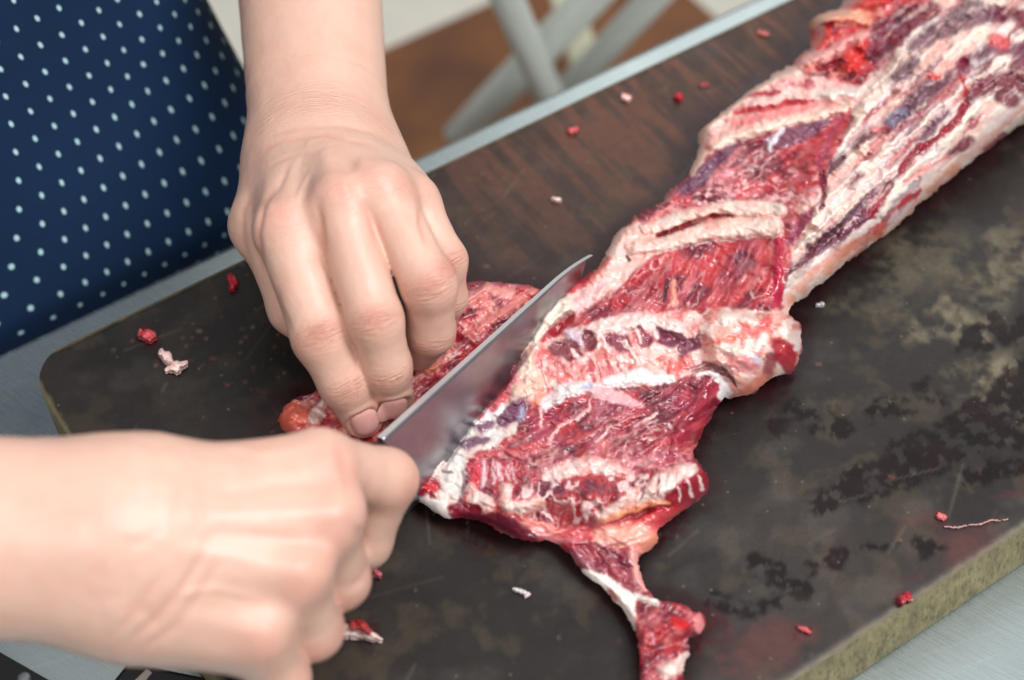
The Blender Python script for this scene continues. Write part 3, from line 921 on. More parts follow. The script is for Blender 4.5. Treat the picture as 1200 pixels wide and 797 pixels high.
# ---- R10 lower muscle face
A = PM([(626, 478), (640, 470), (656, 462), (700, 462), (760, 456), (812, 440), (838, 434), (856, 450), (850, 470), (820, 520), (806, 545), (766, 552), (720, 556), (680, 548), (640, 552), (600, 548), (584, 540), (600, 512)])
lean(A, -32, 410, .55, .45, 1.0, -.1)
put(lin(150, 44, 80), A * sstep(.5, .68, fbm(u / 30, v / 14, 415, 3)) * .45)
put(lin(226, 160, 158), A * sstep(.80, .97, ridge((u + 12 * w1) / 24, (v + 12 * w2) / 16, 416, 3)) * sstep(500, 540, v) * .5, .6)
S([(838, 445, 6), (820, 470, 8), (800, 500, 9), (790, 530, 6)], lin(150, 16, 46), 0, 1.2, 8, .6)
S([(640, 474, 6), (656, 460, 8), (680, 453, 7), (698, 457, 6)], BLUEW, .9, 1.2, 3, .95)
S([(696, 460, 6), (714, 464, 8), (730, 468, 6), (753, 474, 2)], lin(230, 170, 174), .8, .6, 3, .9)
S([(712, 449, 5), (732, 444, 7), (750, 440, 8), (768, 444, 6), (786, 442, 4)], lin(244, 238, 236), 1, 1.8, 3)
S([(682, 455, 2), (690, 452, 3)], lin(150, 156, 190), .5, 0, 3, .6)
for q_ in ([(676, 492, 1.5), (690, 478, 1.2), (694, 466, 1)], [(640, 520, 1.2), (655, 500, 1.4), (672, 492, 1)], [(700, 520, 1), (716, 500, 1.3)], [(634, 500, 1.5), (634, 476, 2)], [(744, 500, 1), (770, 484, 1.2)]):
    S(q_, lin(232, 176, 172), .8, .5, 1.5)
# ---- R8 folded flap of fat
FL = [(822, 372), (830, 360), (852, 361), (890, 365), (912, 364), (932, 374), (941, 390), (938, 416), (932, 438), (916, 439), (898, 447), (880, 461), (858, 469), (845, 464), (852, 450), (846, 436), (830, 428), (826, 410), (822, 390)]
FM = PM(FL)
fatty(FM, 420, lin(244, 214, 202), lin(236, 160, 146), 1.8, 12, .7)
rel += FM * 4.5 * sstep(0, 12, -poly_sd(us, vs_, FL))
S([(850, 372, 8), (875, 376, 8)], lin(246, 224, 212), 1, 1.2, 4, .9)
S([(848, 404, 8), (858, 408, 8)], lin(246, 226, 214), 1, 1.5, 4, .9)
S([(888, 404, 6), (894, 398, 7)], lin(246, 226, 216), 1, 1.2, 4, .9)
S([(838, 400, 2), (856, 396, 4)], lin(224, 100, 78), .4, -.6, 4, .8)
S([(870, 380, 4), (886, 390, 6), (900, 376, 4)], lin(222, 76, 76), .3, -.6, 5, .8)
S([(912, 404, 8), (922, 418, 12), (926, 432, 7)], lin(164, 16, 40), 0, -.6, 5, .95)
S([(905, 420, 6), (900, 436, 6)], lin(140, 24, 50), 0, -.8, 4, .85)
S([(862, 425, 8), (880, 428, 8)], lin(206, 80, 92), .3, 0, 6, .7)
S([(884, 420, 4), (890, 424, 3)], lin(214, 206, 222), .8, 1, 3, .8)
S([(934, 392, 5), (934, 410, 3)], lin(244, 214, 208), 1, .8, 3)
S([(868, 462, 4), (884, 452, 5), (898, 443, 5)], lin(228, 120, 92), .7, 0, 4, .8)
for k_ in range(4):
    o_ = k_ * 4.5
    S([(806 + o_, 434 + o_ * .3, .5), (826 + o_, 425 + o_ * .75, 1.2), (846 + o_ * .9, 430 + o_, 1.2), (858 + o_ * .4, 446 + o_ * .6, .8)], lin(96, 40, 50) if k_ % 2 else lin(130, 60, 66), 0, -.8, 1.4, .9, warp=.5)
S([(816, 440, 1.5), (834, 437, 2.5), (848, 446, 3), (850, 460, 6), (846, 464, 5)], lin(246, 236, 232), 1, .8, 2.5)
# ---- R12 white tendon by the blade
A = PM([(555, 492), (512, 541), (503, 562), (514, 590), (524, 606), (534, 600), (544, 575), (548, 552), (547, 536), (582, 520), (604, 504), (620, 474), (612, 468), (596, 472), (580, 480), (562, 486)])
fatty(A, 430, lin(226, 216, 208), lin(224, 190, 180), 1.1, 10)
S([(480, 580, 4), (498, 588, 5), (516, 594, 6), (523, 606, 5)], lin(246, 234, 226), 1, .8, 3)
S([(494, 574, 7), (503, 566, 8), (510, 571, 6)], lin(150, 14, 36), 0, .6, 4)
S([(500, 570, 4), (508, 573, 4)], lin(206, 30, 44), 0, .8, 3)
S([(590, 494, 8), (600, 486, 11), (610, 476, 9)], lin(112, 58, 84), 0, 1.2, 4)
S([(611, 480, 2), (609, 492, 2)], lin(150, 150, 176), .4, .3, 3)  # blue-white glint on the purple oval, put into the colour
S([(556, 499, 5), (566, 499, 7), (575, 497, 4)], lin(120, 72, 92), 0, .6, 4)
S([(546, 522, 5), (558, 516, 6), (575, 513, 2)], lin(108, 70, 90), 0, .2, 4)
S([(556, 494, 3), (575, 486, 4), (588, 478, 3)], lin(250, 244, 242), 1, 1.2, 3)
S([(562, 488, 3), (580, 472, 6), (592, 462, 7)], lin(196, 76, 84), .2, 1, 5, .9, breakup=.8)
S([(520, 553, 1.5), (530, 553, 1.5)], lin(120, 112, 112), 1, -.8, 1.5)
S([(543, 552, 1), (543, 575, 1)], lin(150, 130, 130), 1, -.8, 1.5)
# ---- band D: lower fold
A = PM([(548, 540), (600, 540), (640, 556), (690, 545), (730, 556), (800, 543), (832, 556), (830, 580), (800, 596), (712, 614), (660, 620), (604, 606), (560, 600), (540, 590)])
lean(A, 100, 440, .6, .6, 1.2, .0)
rel += 3.5 * np.exp(-(line_sd(us, vs_, [(600, 585, 0), (650, 582, 0), (720, 580, 0), (800, 568, 0)]) / 15) ** 2)
# red gloss with pale stripes at its left
for q_ in ([(566, 540, 2), (566, 566, 3)], [(584, 544, 2), (586, 562, 3)], [(600, 548, 2), (604, 566, 2)], [(578, 540, 1.2), (578, 565, 1)], [(594, 545, 1), (596, 563, 1)]):
    S(q_, lin(226, 184, 190), .6, .7, 2, .85)
S([(556, 545, 5), (556, 575, 6)], lin(196, 30, 50), 0, .6, 3)
S([(556, 535, 3), (600, 528, 4), (640, 520, 3)], lin(206, 76, 80), .2, .8, 4, .6)
# pale ragged band along the top of the fold
fatty(S([(641, 562, 4), (658, 552, 8), (690, 544, 8), (712, 548, 7), (740, 556, 3)], None, None, 1.6, 4), 445, lin(242, 206, 198), lin(232, 160, 152), 1.5, 7)
S([(600, 562, 4), (640, 572, 7), (690, 568, 7), (740, 572, 4)], lin(92, 22, 50), 0, -1.2, 6, .85, breakup=.5)
cells = ridge((u + 10 * w1) / 15, (v * .7 + 10 * w2) / 15, 447, 2)
kk = PM([(590, 570), (640, 566), (700, 562), (760, 556), (770, 590), (710, 612), (660, 614), (604, 604)])
put(lin(238, 200, 196), kk * sstep(.78, .93, cells) * .9, .9)
rel += kk * sstep(.78, .93, cells) * .8
fatty(S([(593, 572, 5), (594, 592, 7), (612, 596, 7), (632, 590, 7)], None, None, 1.2, 3), 448, lin(242, 216, 208), lin(236, 166, 150), 1.6, 7)
fatty(S([(552, 572, 5), (558, 582, 9), (572, 592, 7)], None, None, 1.4, 3), 449, lin(242, 214, 204), lin(232, 170, 160), 2.0, 7)
fatty(S([(706, 606, 3), (730, 596, 9), (756, 584, 13), (780, 568, 14), (806, 552, 9)], None, None, 1.0, 5), 450, lin(244, 216, 206), lin(234, 168, 158), 1.0, 9, .3)
put(lin(112, 26, 50), PM([(740, 560), (770, 556), (775, 575), (745, 590)]) * sstep(.58, .68, fbm((u + v * .5) / 5, (v - u * .5) / 14, 452, 3)) * .85, 0)
S([(786, 583, 7), (802, 577, 12), (818, 568, 12), (826, 560, 6)], lin(150, 26, 44), 0, .5, 4)
for q_ in ([(806, 562, 1.2), (812, 580, 1.4)], [(820, 558, 1), (824, 574, 1.2)], [(794, 572, 1), (798, 586, 1)], [(800, 548, 2), (812, 546, 2)]):
    S(q_, lin(240, 206, 200), .9, .5, 1.6)
S([(700, 611, 2), (730, 603, 4), (760, 592, 4), (782, 588, 2)], lin(238, 150, 104), .8, .4, 3, .85)
S([(706, 618, 1.5), (740, 606, 2.5), (778, 593, 2.5), (796, 594, 1)], lin(140, 26, 30), 0, -4, 3, .9)
# ---- smooth membrane below
A = PM([(600, 606), (660, 618), (712, 616), (745, 606), (800, 596), (785, 613), (771, 622), (776, 634), (764, 646), (748, 650), (715, 645), (668, 640), (630, 626)])
put(lin(212, 92, 96), A, .2)
f_ = fibre(-18, 60, 5, 460)
put(lin(236, 166, 156), A * sstep(.45, .62, f_) * .8, .5)
put(lin(190, 56, 66), A * sstep(.56, .42, f_) * .4)
rel += A * (f_ - .5) * 2
S([(740, 616, 6), (770, 606, 9), (800, 597, 5)], lin(196, 44, 56), 0, 1.2, 6, .85)
S([(704, 630, 8), (728, 628, 11), (750, 626, 12)], lin(238, 170, 152), .7, 2, 6, .9)
S([(755, 640, 7), (768, 632, 7)], lin(234, 140, 116), .7, 2.2, 4, .9)
S([(693, 633, 3.5)], lin(214, 50, 50), 0, 1.2, 2)
S([(636, 628, 2), (670, 637, 3), (700, 636, 3), (716, 640, 2)], lin(196, 136, 146), .3, .6, 3, .5)
S([(530, 598, 6), (545, 600, 8), (560, 596, 5)], lin(128, 14, 38), 0, .5, 4)
S([(545, 607, 4), (580, 608, 6), (600, 618, 8), (622, 632, 7)], lin(98, 16, 38), 0, -.8, 4)
S([(600, 600, 1), (620, 610, 2), (650, 622, 2)], lin(230, 140, 130), .6, .8, 3, .8)
# ---- tail
A = PM([(655, 636), (716, 642), (748, 650), (752, 688), (744, 700), (700, 680), (672, 656)])
lean(A, 48, 470, .4, .5, 1.0, 0)
put(lin(120, 40, 64), A * .35)
S([(676, 652, 6), (694, 664, 4)], lin(160, 96, 112), 0, 0, 5, .5)
S([(742, 652, 4), (750, 676, 5), (754, 690, 3)], lin(232, 160, 152), .6, 1, 3, .9)
S([(684, 672, 5), (700, 680, 8), (716, 690, 10), (730, 702, 10), (740, 722, 8), (744, 732, 5)], lin(246, 230, 220), 1, 1.6, 3)
S([(713, 692, 2.5), (720, 702, 5)], lin(196, 110, 104), .3, 0, 3, .85)
A = PM([(744, 704), (772, 705), (800, 708), (814, 720), (808, 746), (812, 764), (800, 790), (780, 830), (750, 830), (746, 760)])
lean(A, -40, 480, .7, .5, 1.6, .2)
rel += 3 * np.exp(-(line_sd(us, vs_, [(752, 745, 0), (780, 735, 0), (806, 740, 0)]) / 10) ** 2) - 2 * np.exp(-(line_sd(us, vs_, [(756, 765, 0), (800, 752, 0)]) / 5) ** 2)
S([(743, 700, 3), (760, 704, 3), (772, 707, 2)], WHITE, 1, .6, 2)
S([(790, 728, 4), (800, 732, 5)], lin(206, 30, 34), 0, .6, 4)
S([(818, 724, 5), (821, 736, 5)], lin(232, 140, 140), .7, 1.5, 3)
S([(780, 786, 9), (798, 780, 8), (806, 768, 5)], lin(244, 210, 200), 1, 2, 3)
S([(764, 742, 1), (768, 755, 1)], lin(226, 160, 166), .6, .4, 1.5)

# everywhere: fine graininess of wet tissue
rel += (fbm(u / 4.0, v / 4.0, 490, 3) - .5) * .6 + (fbm(u / 12, v / 12, 491, 3) - .5) * 2.2
edge_fade = sstep(0, 7, dd)
flat = .10 + .90 * sstep(.30, 1.0, sd_s / wpx)
h = h + rel * edge_fade * flat


def grid_blur(a, it):
    A = np.zeros(gshape[0] * gshape[1], np.float32); A[IX] = a; A = A.reshape(gshape)
    M_ = np.zeros(gshape[0] * gshape[1], np.float32); M_[IX] = 1; M_ = M_.reshape(gshape)
    for _ in range(it):
        B_ = A * M_; W_ = M_.copy()
        for axis in (0, 1):
            B_ = np.roll(B_, 1, axis) + 2 * B_ + np.roll(B_, -1, axis)
            W_ = np.roll(W_, 1, axis) + 2 * W_ + np.roll(W_, -1, axis)
        A = B_ / np.maximum(W_, 1e-6)
    return A.ravel()[IX]


h = .45 * grid_blur(h, 3) + .55 * grid_blur(h, 1)
h = np.maximum(h, .25 + 1.0 * sstep(0, 3, dd))
C_ = np.stack([.7 * C_[:, i] + .3 * grid_blur(C_[:, i], 1) for i in range(3)], -1)
C_ = C_ * (1 - .12 * np.clip(fat, 0, 1))[:, None] * np.where(fat < .3, .92, 1)[:, None]
ga, gb = np.gradient(sd_all); ga = ga.ravel()[IX]; gb = gb.ravel()[IX]; gl_ = np.hypot(ga, gb) + 1e-6
shf = np.clip(sd_all.ravel()[IX] + .8, 0, 1.4)          # pull the rim onto a smooth outline
MP = P(u - ga / gl_ * shf, v - gb / gl_ * shf, h / 1000)
# per-tissue gloss
glos = np.clip(.28 + .04 * fat + .12 * (fbm(u / 7, v / 7, 492, 3) - .5), .16, .6)

t = NT('raw_meat')
a = t.attr('col'); g = t.attr('gloss'); fa = t.attr('fat')
n1 = t.noise(520, 4, .6); n2 = t.noise(1500, 2, .5); n3 = t.noise(1900, 2, .6)
c = t.mix(.30, a.outputs['Color'], t.mix(n1.outputs['Fac'], (.6, .6, .6), (1.35, 1.35, 1.35)), 'MULTIPLY')
t.l(c, t.b.inputs['Base Color'])
t.l(g.outputs['Fac'], t.b.inputs['Roughness'])
nb = t.bump(n1.outputs['Fac'], .22, .0006); nb = t.bump(n3.outputs['Fac'], .22, .0003, nb)
t.l(nb, t.b.inputs['Normal'])
t.set(Specular_IOR_Level=.55, Subsurface_Scale=.002)
t.b.inputs['Subsurface Radius'].default_value = (1.0, .35, .25)
t.l(t.math('MULTIPLY_ADD', fa.outputs['Fac'], .12, .10), t.b.inputs['Subsurface Weight'])
t.set(Coat_Weight=.55, Coat_Roughness=.13)
n4 = t.noise(420, 3, .6)
t.l(t.bump(n4.outputs['Fac'], .55, .0008), t.b.inputs['Coat Normal'])
MEAT = t.m

# cut the sheet into the tissues one can tell apart: each is a mesh of its own under the cut
vid = np.full(gshape[0] * gshape[1], -1, np.int64); vid[IX] = np.arange(len(IX))
vid = vid.reshape(gshape)
q = np.stack([vid[:-1, :-1], vid[:-1, 1:], vid[1:, 1:], vid[1:, :-1]], -1).reshape(-1, 4)
q = q[(q >= 0).all(1)]
# drop crumbs of the outline that hang on by a corner
P0, P1, P2, P3 = (MP[q[:, i]] for i in range(4))
fn = np.cross(P2 - P0, P3 - P1)
VN = np.zeros_like(MP)
for i in range(4): np.add.at(VN, q[:, i], fn)
VN /= np.linalg.norm(VN, axis=1, keepdims=True) + 1e-12
if VN[:, 2].mean() < 0:
    q = q[:, ::-1]; VN = -VN
fu = u[q].mean(1); fv = v[q].mean(1)


def inside_poly(pts):
    return poly_sd(fu, fv, pts) < 0


part = np.zeros(len(q), int)
part[inside_poly(ROLL)] = 1
part[inside_poly(FL)] = 2
part[inside_poly([(655, 642), (700, 646), (748, 652), (900, 700), (860, 840), (700, 840)])] = 3
part[inside_poly([(555, 492), (512, 541), (470, 570), (480, 600), (524, 620), (534, 600), (544, 575), (548, 552), (547, 536), (582, 520), (604, 504), (620, 474), (612, 468), (596, 472), (580, 480), (562, 486)])] = 4
part[line_sd(fu, fv, [(628, 398, 4), (638, 383, 7), (650, 368, 10), (660, 360, 13)]) < 0] = 5
mc = P(760, 400, 0)
meat = empty('beef_cut', mc)
tag(meat, 'long raw cut of red beef with white fat lying across the dark board', 'meat')
for k_, nm in enumerate(('lean_meat', 'fat_roll', 'folded_flap', 'tail_strip', 'white_tendon', 'fat_knob')):
    f_ = q[part == k_]
    used = np.unique(f_)
    rem = np.zeros(len(MP), np.int64); rem[used] = np.arange(len(used))
    o = mesh_ob(nm, MP[used] - mc, rem[f_], MEAT, meat, cols={'col': C_[used]}, attrs={'gloss': glos[used], 'fat': fat[used]})
    o.data.normals_split_custom_set_from_vertices(VN[used].astype(np.float32))


# ------------------------------------------------------------------ hands: one implicit surface per arm, meshed on a grid
def round_cone(p, a, b, r1, r2):
    ba = b - a; l2 = ba @ ba; rr = r1 - r2; a2 = l2 - rr * rr; il2 = 1 / l2
    pa = p - a
    y = pa @ ba; z = y - l2
    x2 = ((pa * l2 - y[..., None] * ba) ** 2).sum(-1)
    y2 = y * y * l2; z2 = z * z * l2
    k = np.sign(rr) * rr * rr * x2
    d = (np.sqrt(x2 * a2 * il2) + y * rr) * il2 - r1
    c1 = np.sign(z) * a2 * z2 > k; c2 = np.sign(y) * a2 * y2 < k
    d = np.where(c2, np.sqrt(x2 + y2) * il2 - r1, d)
    return np.where(c1, np.sqrt(x2 + z2) * il2 - r2, d)


def smin(a, b, k):
    h_ = np.clip(.5 + .5 * (b - a) / k, 0, 1)
    return b * (1 - h_) + a * h_ - k * h_ * (1 - h_)


class Field:
    def __init__(self, lo, hi, vox):
        self.lo = np.array(lo, float); self.vox = vox
        self.n = np.ceil((np.array(hi) - lo) / vox).astype(int) + 1
        self.S = np.full(self.n, .03, np.float32)

    def win(self, a, b, r):
        lo = np.minimum(a, b) - r; hi = np.maximum(a, b) + r
        i0 = np.clip(np.floor((lo - self.lo) / self.vox).astype(int), 0, self.n - 1)
        i1 = np.clip(np.ceil((hi - self.lo) / self.vox).astype(int) + 1, 1, self.n)
        sl = tuple(slice(p, q_) for p, q_ in zip(i0, i1))
        ax = [self.lo[i] + self.vox * np.arange(i0[i], i1[i]) for i in range(3)]
        return sl, ax

    def eval(self, ax, a, b, r1, r2):
        p = np.stack(np.meshgrid(*ax, indexing='ij'), -1)
        return round_cone(p, np.asarray(a, float), np.asarray(b, float), r1, r2).astype(np.float32)

    def add(self, a, b, r1, r2, k, S=None):
        S = self.S if S is None else S
        sl, ax = self.win(a, b, max(r1, r2) + k + .012)
        if min(s.stop - s.start for s in sl) <= 0: return
        S[sl] = smin(S[sl], self.eval(ax, a, b, r1, r2), k)

    def finger(self, joints, radii, k_in, k_palm, palm):
        T = np.full(self.n, .03, np.float32)
        for i in range(len(joints) - 1):
            self.add(joints[i], joints[i + 1], radii[i], radii[i + 1], k_in, T)
        J = np.array(joints)
        sl, _ = self.win(J.min(0), J.max(0), max(radii) + .02)
        # the fillet to the palm is only wanted round the first joint
        self.S[sl] = smin(self.S[sl], smin(palm[sl], T[sl], k_palm), .0012)


def surface_nets(F):
    S = F.S
    n = np.array(S.shape)
    neg = S < 0
    c = np.zeros(n - 1, np.uint8)
    for dx in (0, 1):
        for dy in (0, 1):
            for dz in (0, 1):
                c += neg[dx:n[0] - 1 + dx, dy:n[1] - 1 + dy, dz:n[2] - 1 + dz]
    cells = np.argwhere((c > 0) & (c < 8))
    cid = np.full(n - 1, -1, np.int32)
    cid[tuple(cells.T)] = np.arange(len(cells))
    acc = np.zeros((len(cells), 3)); cnt = np.zeros(len(cells))
    corners = [(x, y, z) for x in (0, 1) for y in (0, 1) for z in (0, 1)]
    for a in corners:
        for ax in range(3):
            if a[ax] == 1: continue
            b = list(a); b[ax] = 1
            va = S[tuple((cells + a).T)]; vb = S[tuple((cells + b).T)]
            m = (va < 0) != (vb < 0)
            tt = va / np.where(m, va - vb, 1)
            p = np.array(a)[None] + np.eye(3)[ax] * tt[:, None]
            acc += np.where(m[:, None], p, 0); cnt += m
    verts = F.lo + (cells + acc / cnt[:, None]) * F.vox
    faces = []
    for ax in range(3):
        o1, o2 = (ax + 1) % 3, (ax + 2) % 3
        s0 = [slice(None)] * 3; s1 = [slice(None)] * 3
        s0[ax] = slice(0, -1); s1[ax] = slice(1, None)
        ch = neg[tuple(s0)] != neg[tuple(s1)]
        e = np.argwhere(ch)
        ok = (e[:, o1] > 0) & (e[:, o2] > 0) & (e[:, o1] < n[o1] - 1) & (e[:, o2] < n[o2] - 1)
        e = e[ok]
        q_ = []
        for d1, d2 in ((0, 0), (1, 0), (1, 1), (0, 1)):
            x = e.copy(); x[:, o1] -= d1; x[:, o2] -= d2
            q_.append(cid[tuple(x.T)])
        q_ = np.stack(q_, -1)
        flip = ~neg[tuple(e.T)]
        q_[flip] = q_[flip][:, ::-1]
        faces.append(q_)
    return verts, np.concatenate(faces)


def vnormals(V_, F_):
    fn_ = np.cross(V_[F_[:, 2]] - V_[F_[:, 0]], V_[F_[:, 3]] - V_[F_[:, 1]])
    N_ = np.zeros_like(V_)
    for i in range(4): np.add.at(N_, F_[:, i], fn_)
    return N_ / (np.linalg.norm(N_, axis=1, keepdims=True) + 1e-15)


def relax(V_, F_, it=3, lam=.5):
    e = np.concatenate([F_[:, [0, 1]], F_[:, [1, 2]], F_[:, [2, 3]], F_[:, [3, 0]]])
    e = np.concatenate([e, e[:, ::-1]])
    deg = np.bincount(e[:, 0], minlength=len(V_))[:, None]
    for _ in range(it):
        A_ = np.stack([np.bincount(e[:, 0], V_[e[:, 1], k_], len(V_)) for k_ in range(3)], -1) / deg
        V_ = V_ + lam * (A_ - V_)
    return V_


def noise3(p, s, seed=0):
    x, y, z = p.T / s
    return (fbm(x + .37 * z, y - .21 * z, seed, 3) + fbm(y + 5.1, z + .3 * x, seed + 7, 3) + fbm(z - 3.3, x + .4 * y, seed + 9, 3)) / 3


def view_normal(p, a):
    n = CAM - p; n = n / np.linalg.norm(n)
    n = n - a * (n @ a)
    return n / np.linalg.norm(n)


def unit(a): return a / np.linalg.norm(a)


def G(d, s): return np.exp(-(d / s) ** 2)


class Skin:
    """per-vertex skin fields: wrinkle coordinates, wrinkle strength, redness, and displacement"""
    def __init__(self, V_, N_):
        self.V = V_; self.N = N_; n = len(V_)
        self.d = np.zeros(n); self.red = np.zeros(n); self.ws = np.zeros((2, n)); self.wl = np.zeros((2, n)); self.wm = np.zeros((2, n))

    def joint(self, J, a, n, sig, lat, amp, bump=0., red=.3, shift=0., seed=0., bend=.3):
        a = unit(a); n = unit(n - a * (n @ a)); b = np.cross(a, n)
        q_ = (self.V - J) * 1000
        s = q_ @ a - shift; l = q_ @ b; w = q_ @ n
        near = (np.abs(s) < 4 * sig) & (np.abs(l) < lat * 1.6) & (w > -1)
        m = np.where(near, G(s, sig) * G(l, lat) * sstep(-.5, 4, w), 0)
        s2 = s + .05 * bend * l * l * np.tanh(s / 2.5)
        e = seed % 2
        t_ = m * amp > self.wm[e]
        self.ws[e] = np.where(t_, s2 + seed * 37, self.ws[e]); self.wl[e] = np.where(t_, l, self.wl[e]); self.wm[e] = np.maximum(self.wm[e], m * amp)
        self.d += bump * np.where(near, G(s, sig * .8) * G(l, lat * .8) * sstep(-.5, 4, w), 0)
        self.red = np.maximum(self.red, red * np.where(near, G(s, sig * .9) * G(l, lat) * sstep(-.5, 4, w), 0))

    def line(self, pts, w, amp, red=0.):
        """raised (or sunk) line: tendon, vein, fold"""
        best = np.full(len(self.V), 1e3)
        for a, b in zip(pts[:-1], pts[1:]):
            ba = b - a; t_ = np.clip(((self.V - a) @ ba) / (ba @ ba), 0, 1)
            best = np.minimum(best, np.linalg.norm(self.V - a - t_[:, None] * ba, axis=1))
        m = G(best * 1000, w)
        self.d += amp * m
        self.red = np.maximum(self.red, red * m)

    def crease(self, pts, w, amp, red=0.):
        """soft groove or ridge on the side that faces the viewer, followed along photo pixels"""
        if not hasattr(self, 'px'):
            a, b = proj(self.V); self.px = (a, b); self.face = ((CAM - self.V) * self.N).sum(1) > 0
        m = G(np.maximum(line_sd(self.px[0], self.px[1], [(x, y, 0) for x, y in pts]), 0), w) * self.face
        ends = np.minimum(np.hypot(self.px[0] - pts[0][0], self.px[1] - pts[0][1]), np.hypot(self.px[0] - pts[-1][0], self.px[1] - pts[-1][1]))
        m = m * (.25 + .75 * sstep(0, 22, ends))
        self.d += amp * m
        self.red = np.maximum(self.red, red * m)

    def nail_bed(self, Jd, Jt, s0, ls, lw):
        a = unit(Jt - Jd); n = view_normal(Jt, a); b = np.cross(a, n)
        q_ = self.V - Jt
        s = (q_ @ a - s0) / ls; l = q_ @ b / lw
        w = q_ @ n
        rho = (np.abs(s) ** 2.6 + np.abs(l) ** 2.6) ** (1 / 2.6)
        m = np.where((w > 0) & (np.linalg.norm(q_, axis=1) < .016), 1.0, 0)
        self.d += m * (-.0011 * sstep(1.14, .98, rho) + .0005 * G(rho - 1.28, .16) * (s < .6))
        self.red += .25 * m * G(rho - 1.15, .12)

    def spot(self, p, w, amp=0., red=0.):
        m = G(np.linalg.norm(self.V - p, axis=1) * 1000, w)
        self.d += amp * m
        self.red += red * m


# material of skin
t = NT('skin')
r_ = t.attr('red')
n1 = t.noise(28, 4, .6); n2 = t.noise(220, 4, .65); n3 = t.noise(1400, 3, .6)
base = t.mix(n1.outputs['Fac'], lin(216, 181, 163), lin(209, 168, 149))
base = t.mix(t.math('MULTIPLY', n2.outputs['Fac'], .35), base, lin(206, 158, 138))
n4 = t.noise(75, 3, .6)
base = t.mix(t.math('MULTIPLY', t.ramp(n4.outputs['Fac'], [(.45, (0, 0, 0)), (.7, (1, 1, 1))]).outputs['Color'], .30), base, lin(206, 148, 130))
base = t.mix(r_.outputs['Fac'], base, lin(198, 120, 104))
crm = None
for e_ in '01':                       # neighbouring joints keep their wrinkles in separate fields
    cv = t.n('ShaderNodeCombineXYZ')
    t.l(t.math('MULTIPLY', t.attr('ws' + e_).outputs['Fac'], .80), cv.inputs[0]); t.l(t.math('MULTIPLY', t.attr('wl' + e_).outputs['Fac'], .10), cv.inputs[1])
    wn = t.n('ShaderNodeTexNoise'); wn.inputs['Scale'].default_value = 1.0; wn.inputs['Detail'].default_value = 3; wn.inputs['Roughness'].default_value = .5
    t.l(cv.outputs[0], wn.inputs['Vector'])
    rd = t.math('SUBTRACT', 1.0, t.math('ABSOLUTE', t.math('MULTIPLY_ADD', wn.outputs['Fac'], 2.0, -1.0)))
    cre = t.ramp(rd, [(.60, (0, 0, 0)), (1.0, (1, 1, 1))]).outputs['Color']
    cc_ = t.math('MULTIPLY', cre, t.attr('wm' + e_).outputs['Fac'])
    crm = cc_ if crm is None else t.math('MAXIMUM', crm, cc_)
base = t.mix(t.math('MULTIPLY', crm, .16), base, lin(192, 116, 98))
t.l(base, t.b.inputs['Base Color'])
vo = t.n('ShaderNodeTexVoronoi'); vo.inputs['Scale'].default_value = 1100; vo.feature = 'DISTANCE_TO_EDGE'
tc = t.n('ShaderNodeTexCoord')
vadd = t.n('ShaderNodeMix', data_type='VECTOR'); vadd.inputs[0].default_value = .004
t.l(tc.outputs['Object'], vadd.inputs[4]); t.l(n2.outputs['Color'], vadd.inputs[5]); t.l(vadd.outputs[1], vo.inputs['Vector'])
nb = t.bump(crm, .8, -.0008)
nb = t.bump(vo.outputs['Distance'], .14, .0006, nb)
nb = t.bump(n2.outputs['Fac'], .30, .0009, nb)
t.l(nb, t.b.inputs['Normal'])
t.set(Roughness=.35, Subsurface_Weight=.12, Subsurface_Scale=.0022, Specular_IOR_Level=.42)
t.b.inputs['Subsurface Radius'].default_value = (1.0, .36, .2)
SKIN = t.m
t = NT('nail')
n1 = t.noise(300, 3, .5, stretch=(1, 1, 1))
t.l(t.mix(n1.outputs['Fac'], lin(218, 156, 147), lin(228, 176, 166)), t.b.inputs['Base Color'])
t.set(Roughness=.2, Subsurface_Weight=.1, Subsurface_Scale=.002, Specular_IOR_Level=.5)
NAIL = t.m

VOX = .00085
# ---- the hand that holds the meat
Lw = {'i': Q(350, 176, .712), 'm': Q(378, 172, .706), 'r': Q(406, 176, .710), 'l': Q(430, 186, .722)}
LI = [Q(335, 270, .658), Q(377, 394, .650), Q(404, 448, .657), Q(425, 489, .669)]
LM = [Q(398, 240, .654), Q(440, 376, .643), Q(453, 430, .655), Q(461, 468, .670)]
LR = [Q(446, 224, .658), Q(503, 334, .647), Q(505, 388, .666), Q(491, 412, .682)]
LL = [Q(484, 236, .672), Q(521, 306, .668), Q(524, 350, .680), Q(514, 380, .692)]
LT = [Q(326, 200, .716), Q(309, 264, .694), Q(345, 362, .686), Q(396, 412, .690)]
fa_d = unit(Q(345, -150, .80) - Q(376, 160, .716))
lo = np.minimum.reduce([x for x in LI + LM + LR + LL + LT] + [Q(260, 160, .74)]) - .022
hi = np.maximum.reduce([x for x in LI + LM + LR + LL + LT] + [Q(460, 160, .74)]) + .022
hi[1] = Q(345, -70, .77)[1]; hi[2] = max(hi[2], Q(345, -70, .775)[2] + .05)
F = Field(lo, hi, VOX)
for k_, J, r0, r1 in (('i', LI, .0155, .0122), ('m', LM, .0155, .0122), ('r', LR, .0145, .0108), ('l', LL, .0135, .0100)):
    F.add(Lw[k_], J[0], r0, r1, .012)
F.add(Q(358, 200, .714), LT[1], .018, .0125, .016)          # thenar side
F.add(Q(368, 215, .712), Q(378, 292, .662), .015, .0085, .012); F.add(Q(368, 215, .712), Q(410, 255, .690), .017, .012, .012)  # palm
F.add(Q(400, 215, .712), Q(450, 245, .695), .017, .012, .012)
F.add(Q(430, 205, .722), Q(478, 245, .692), .015, .011, .012)
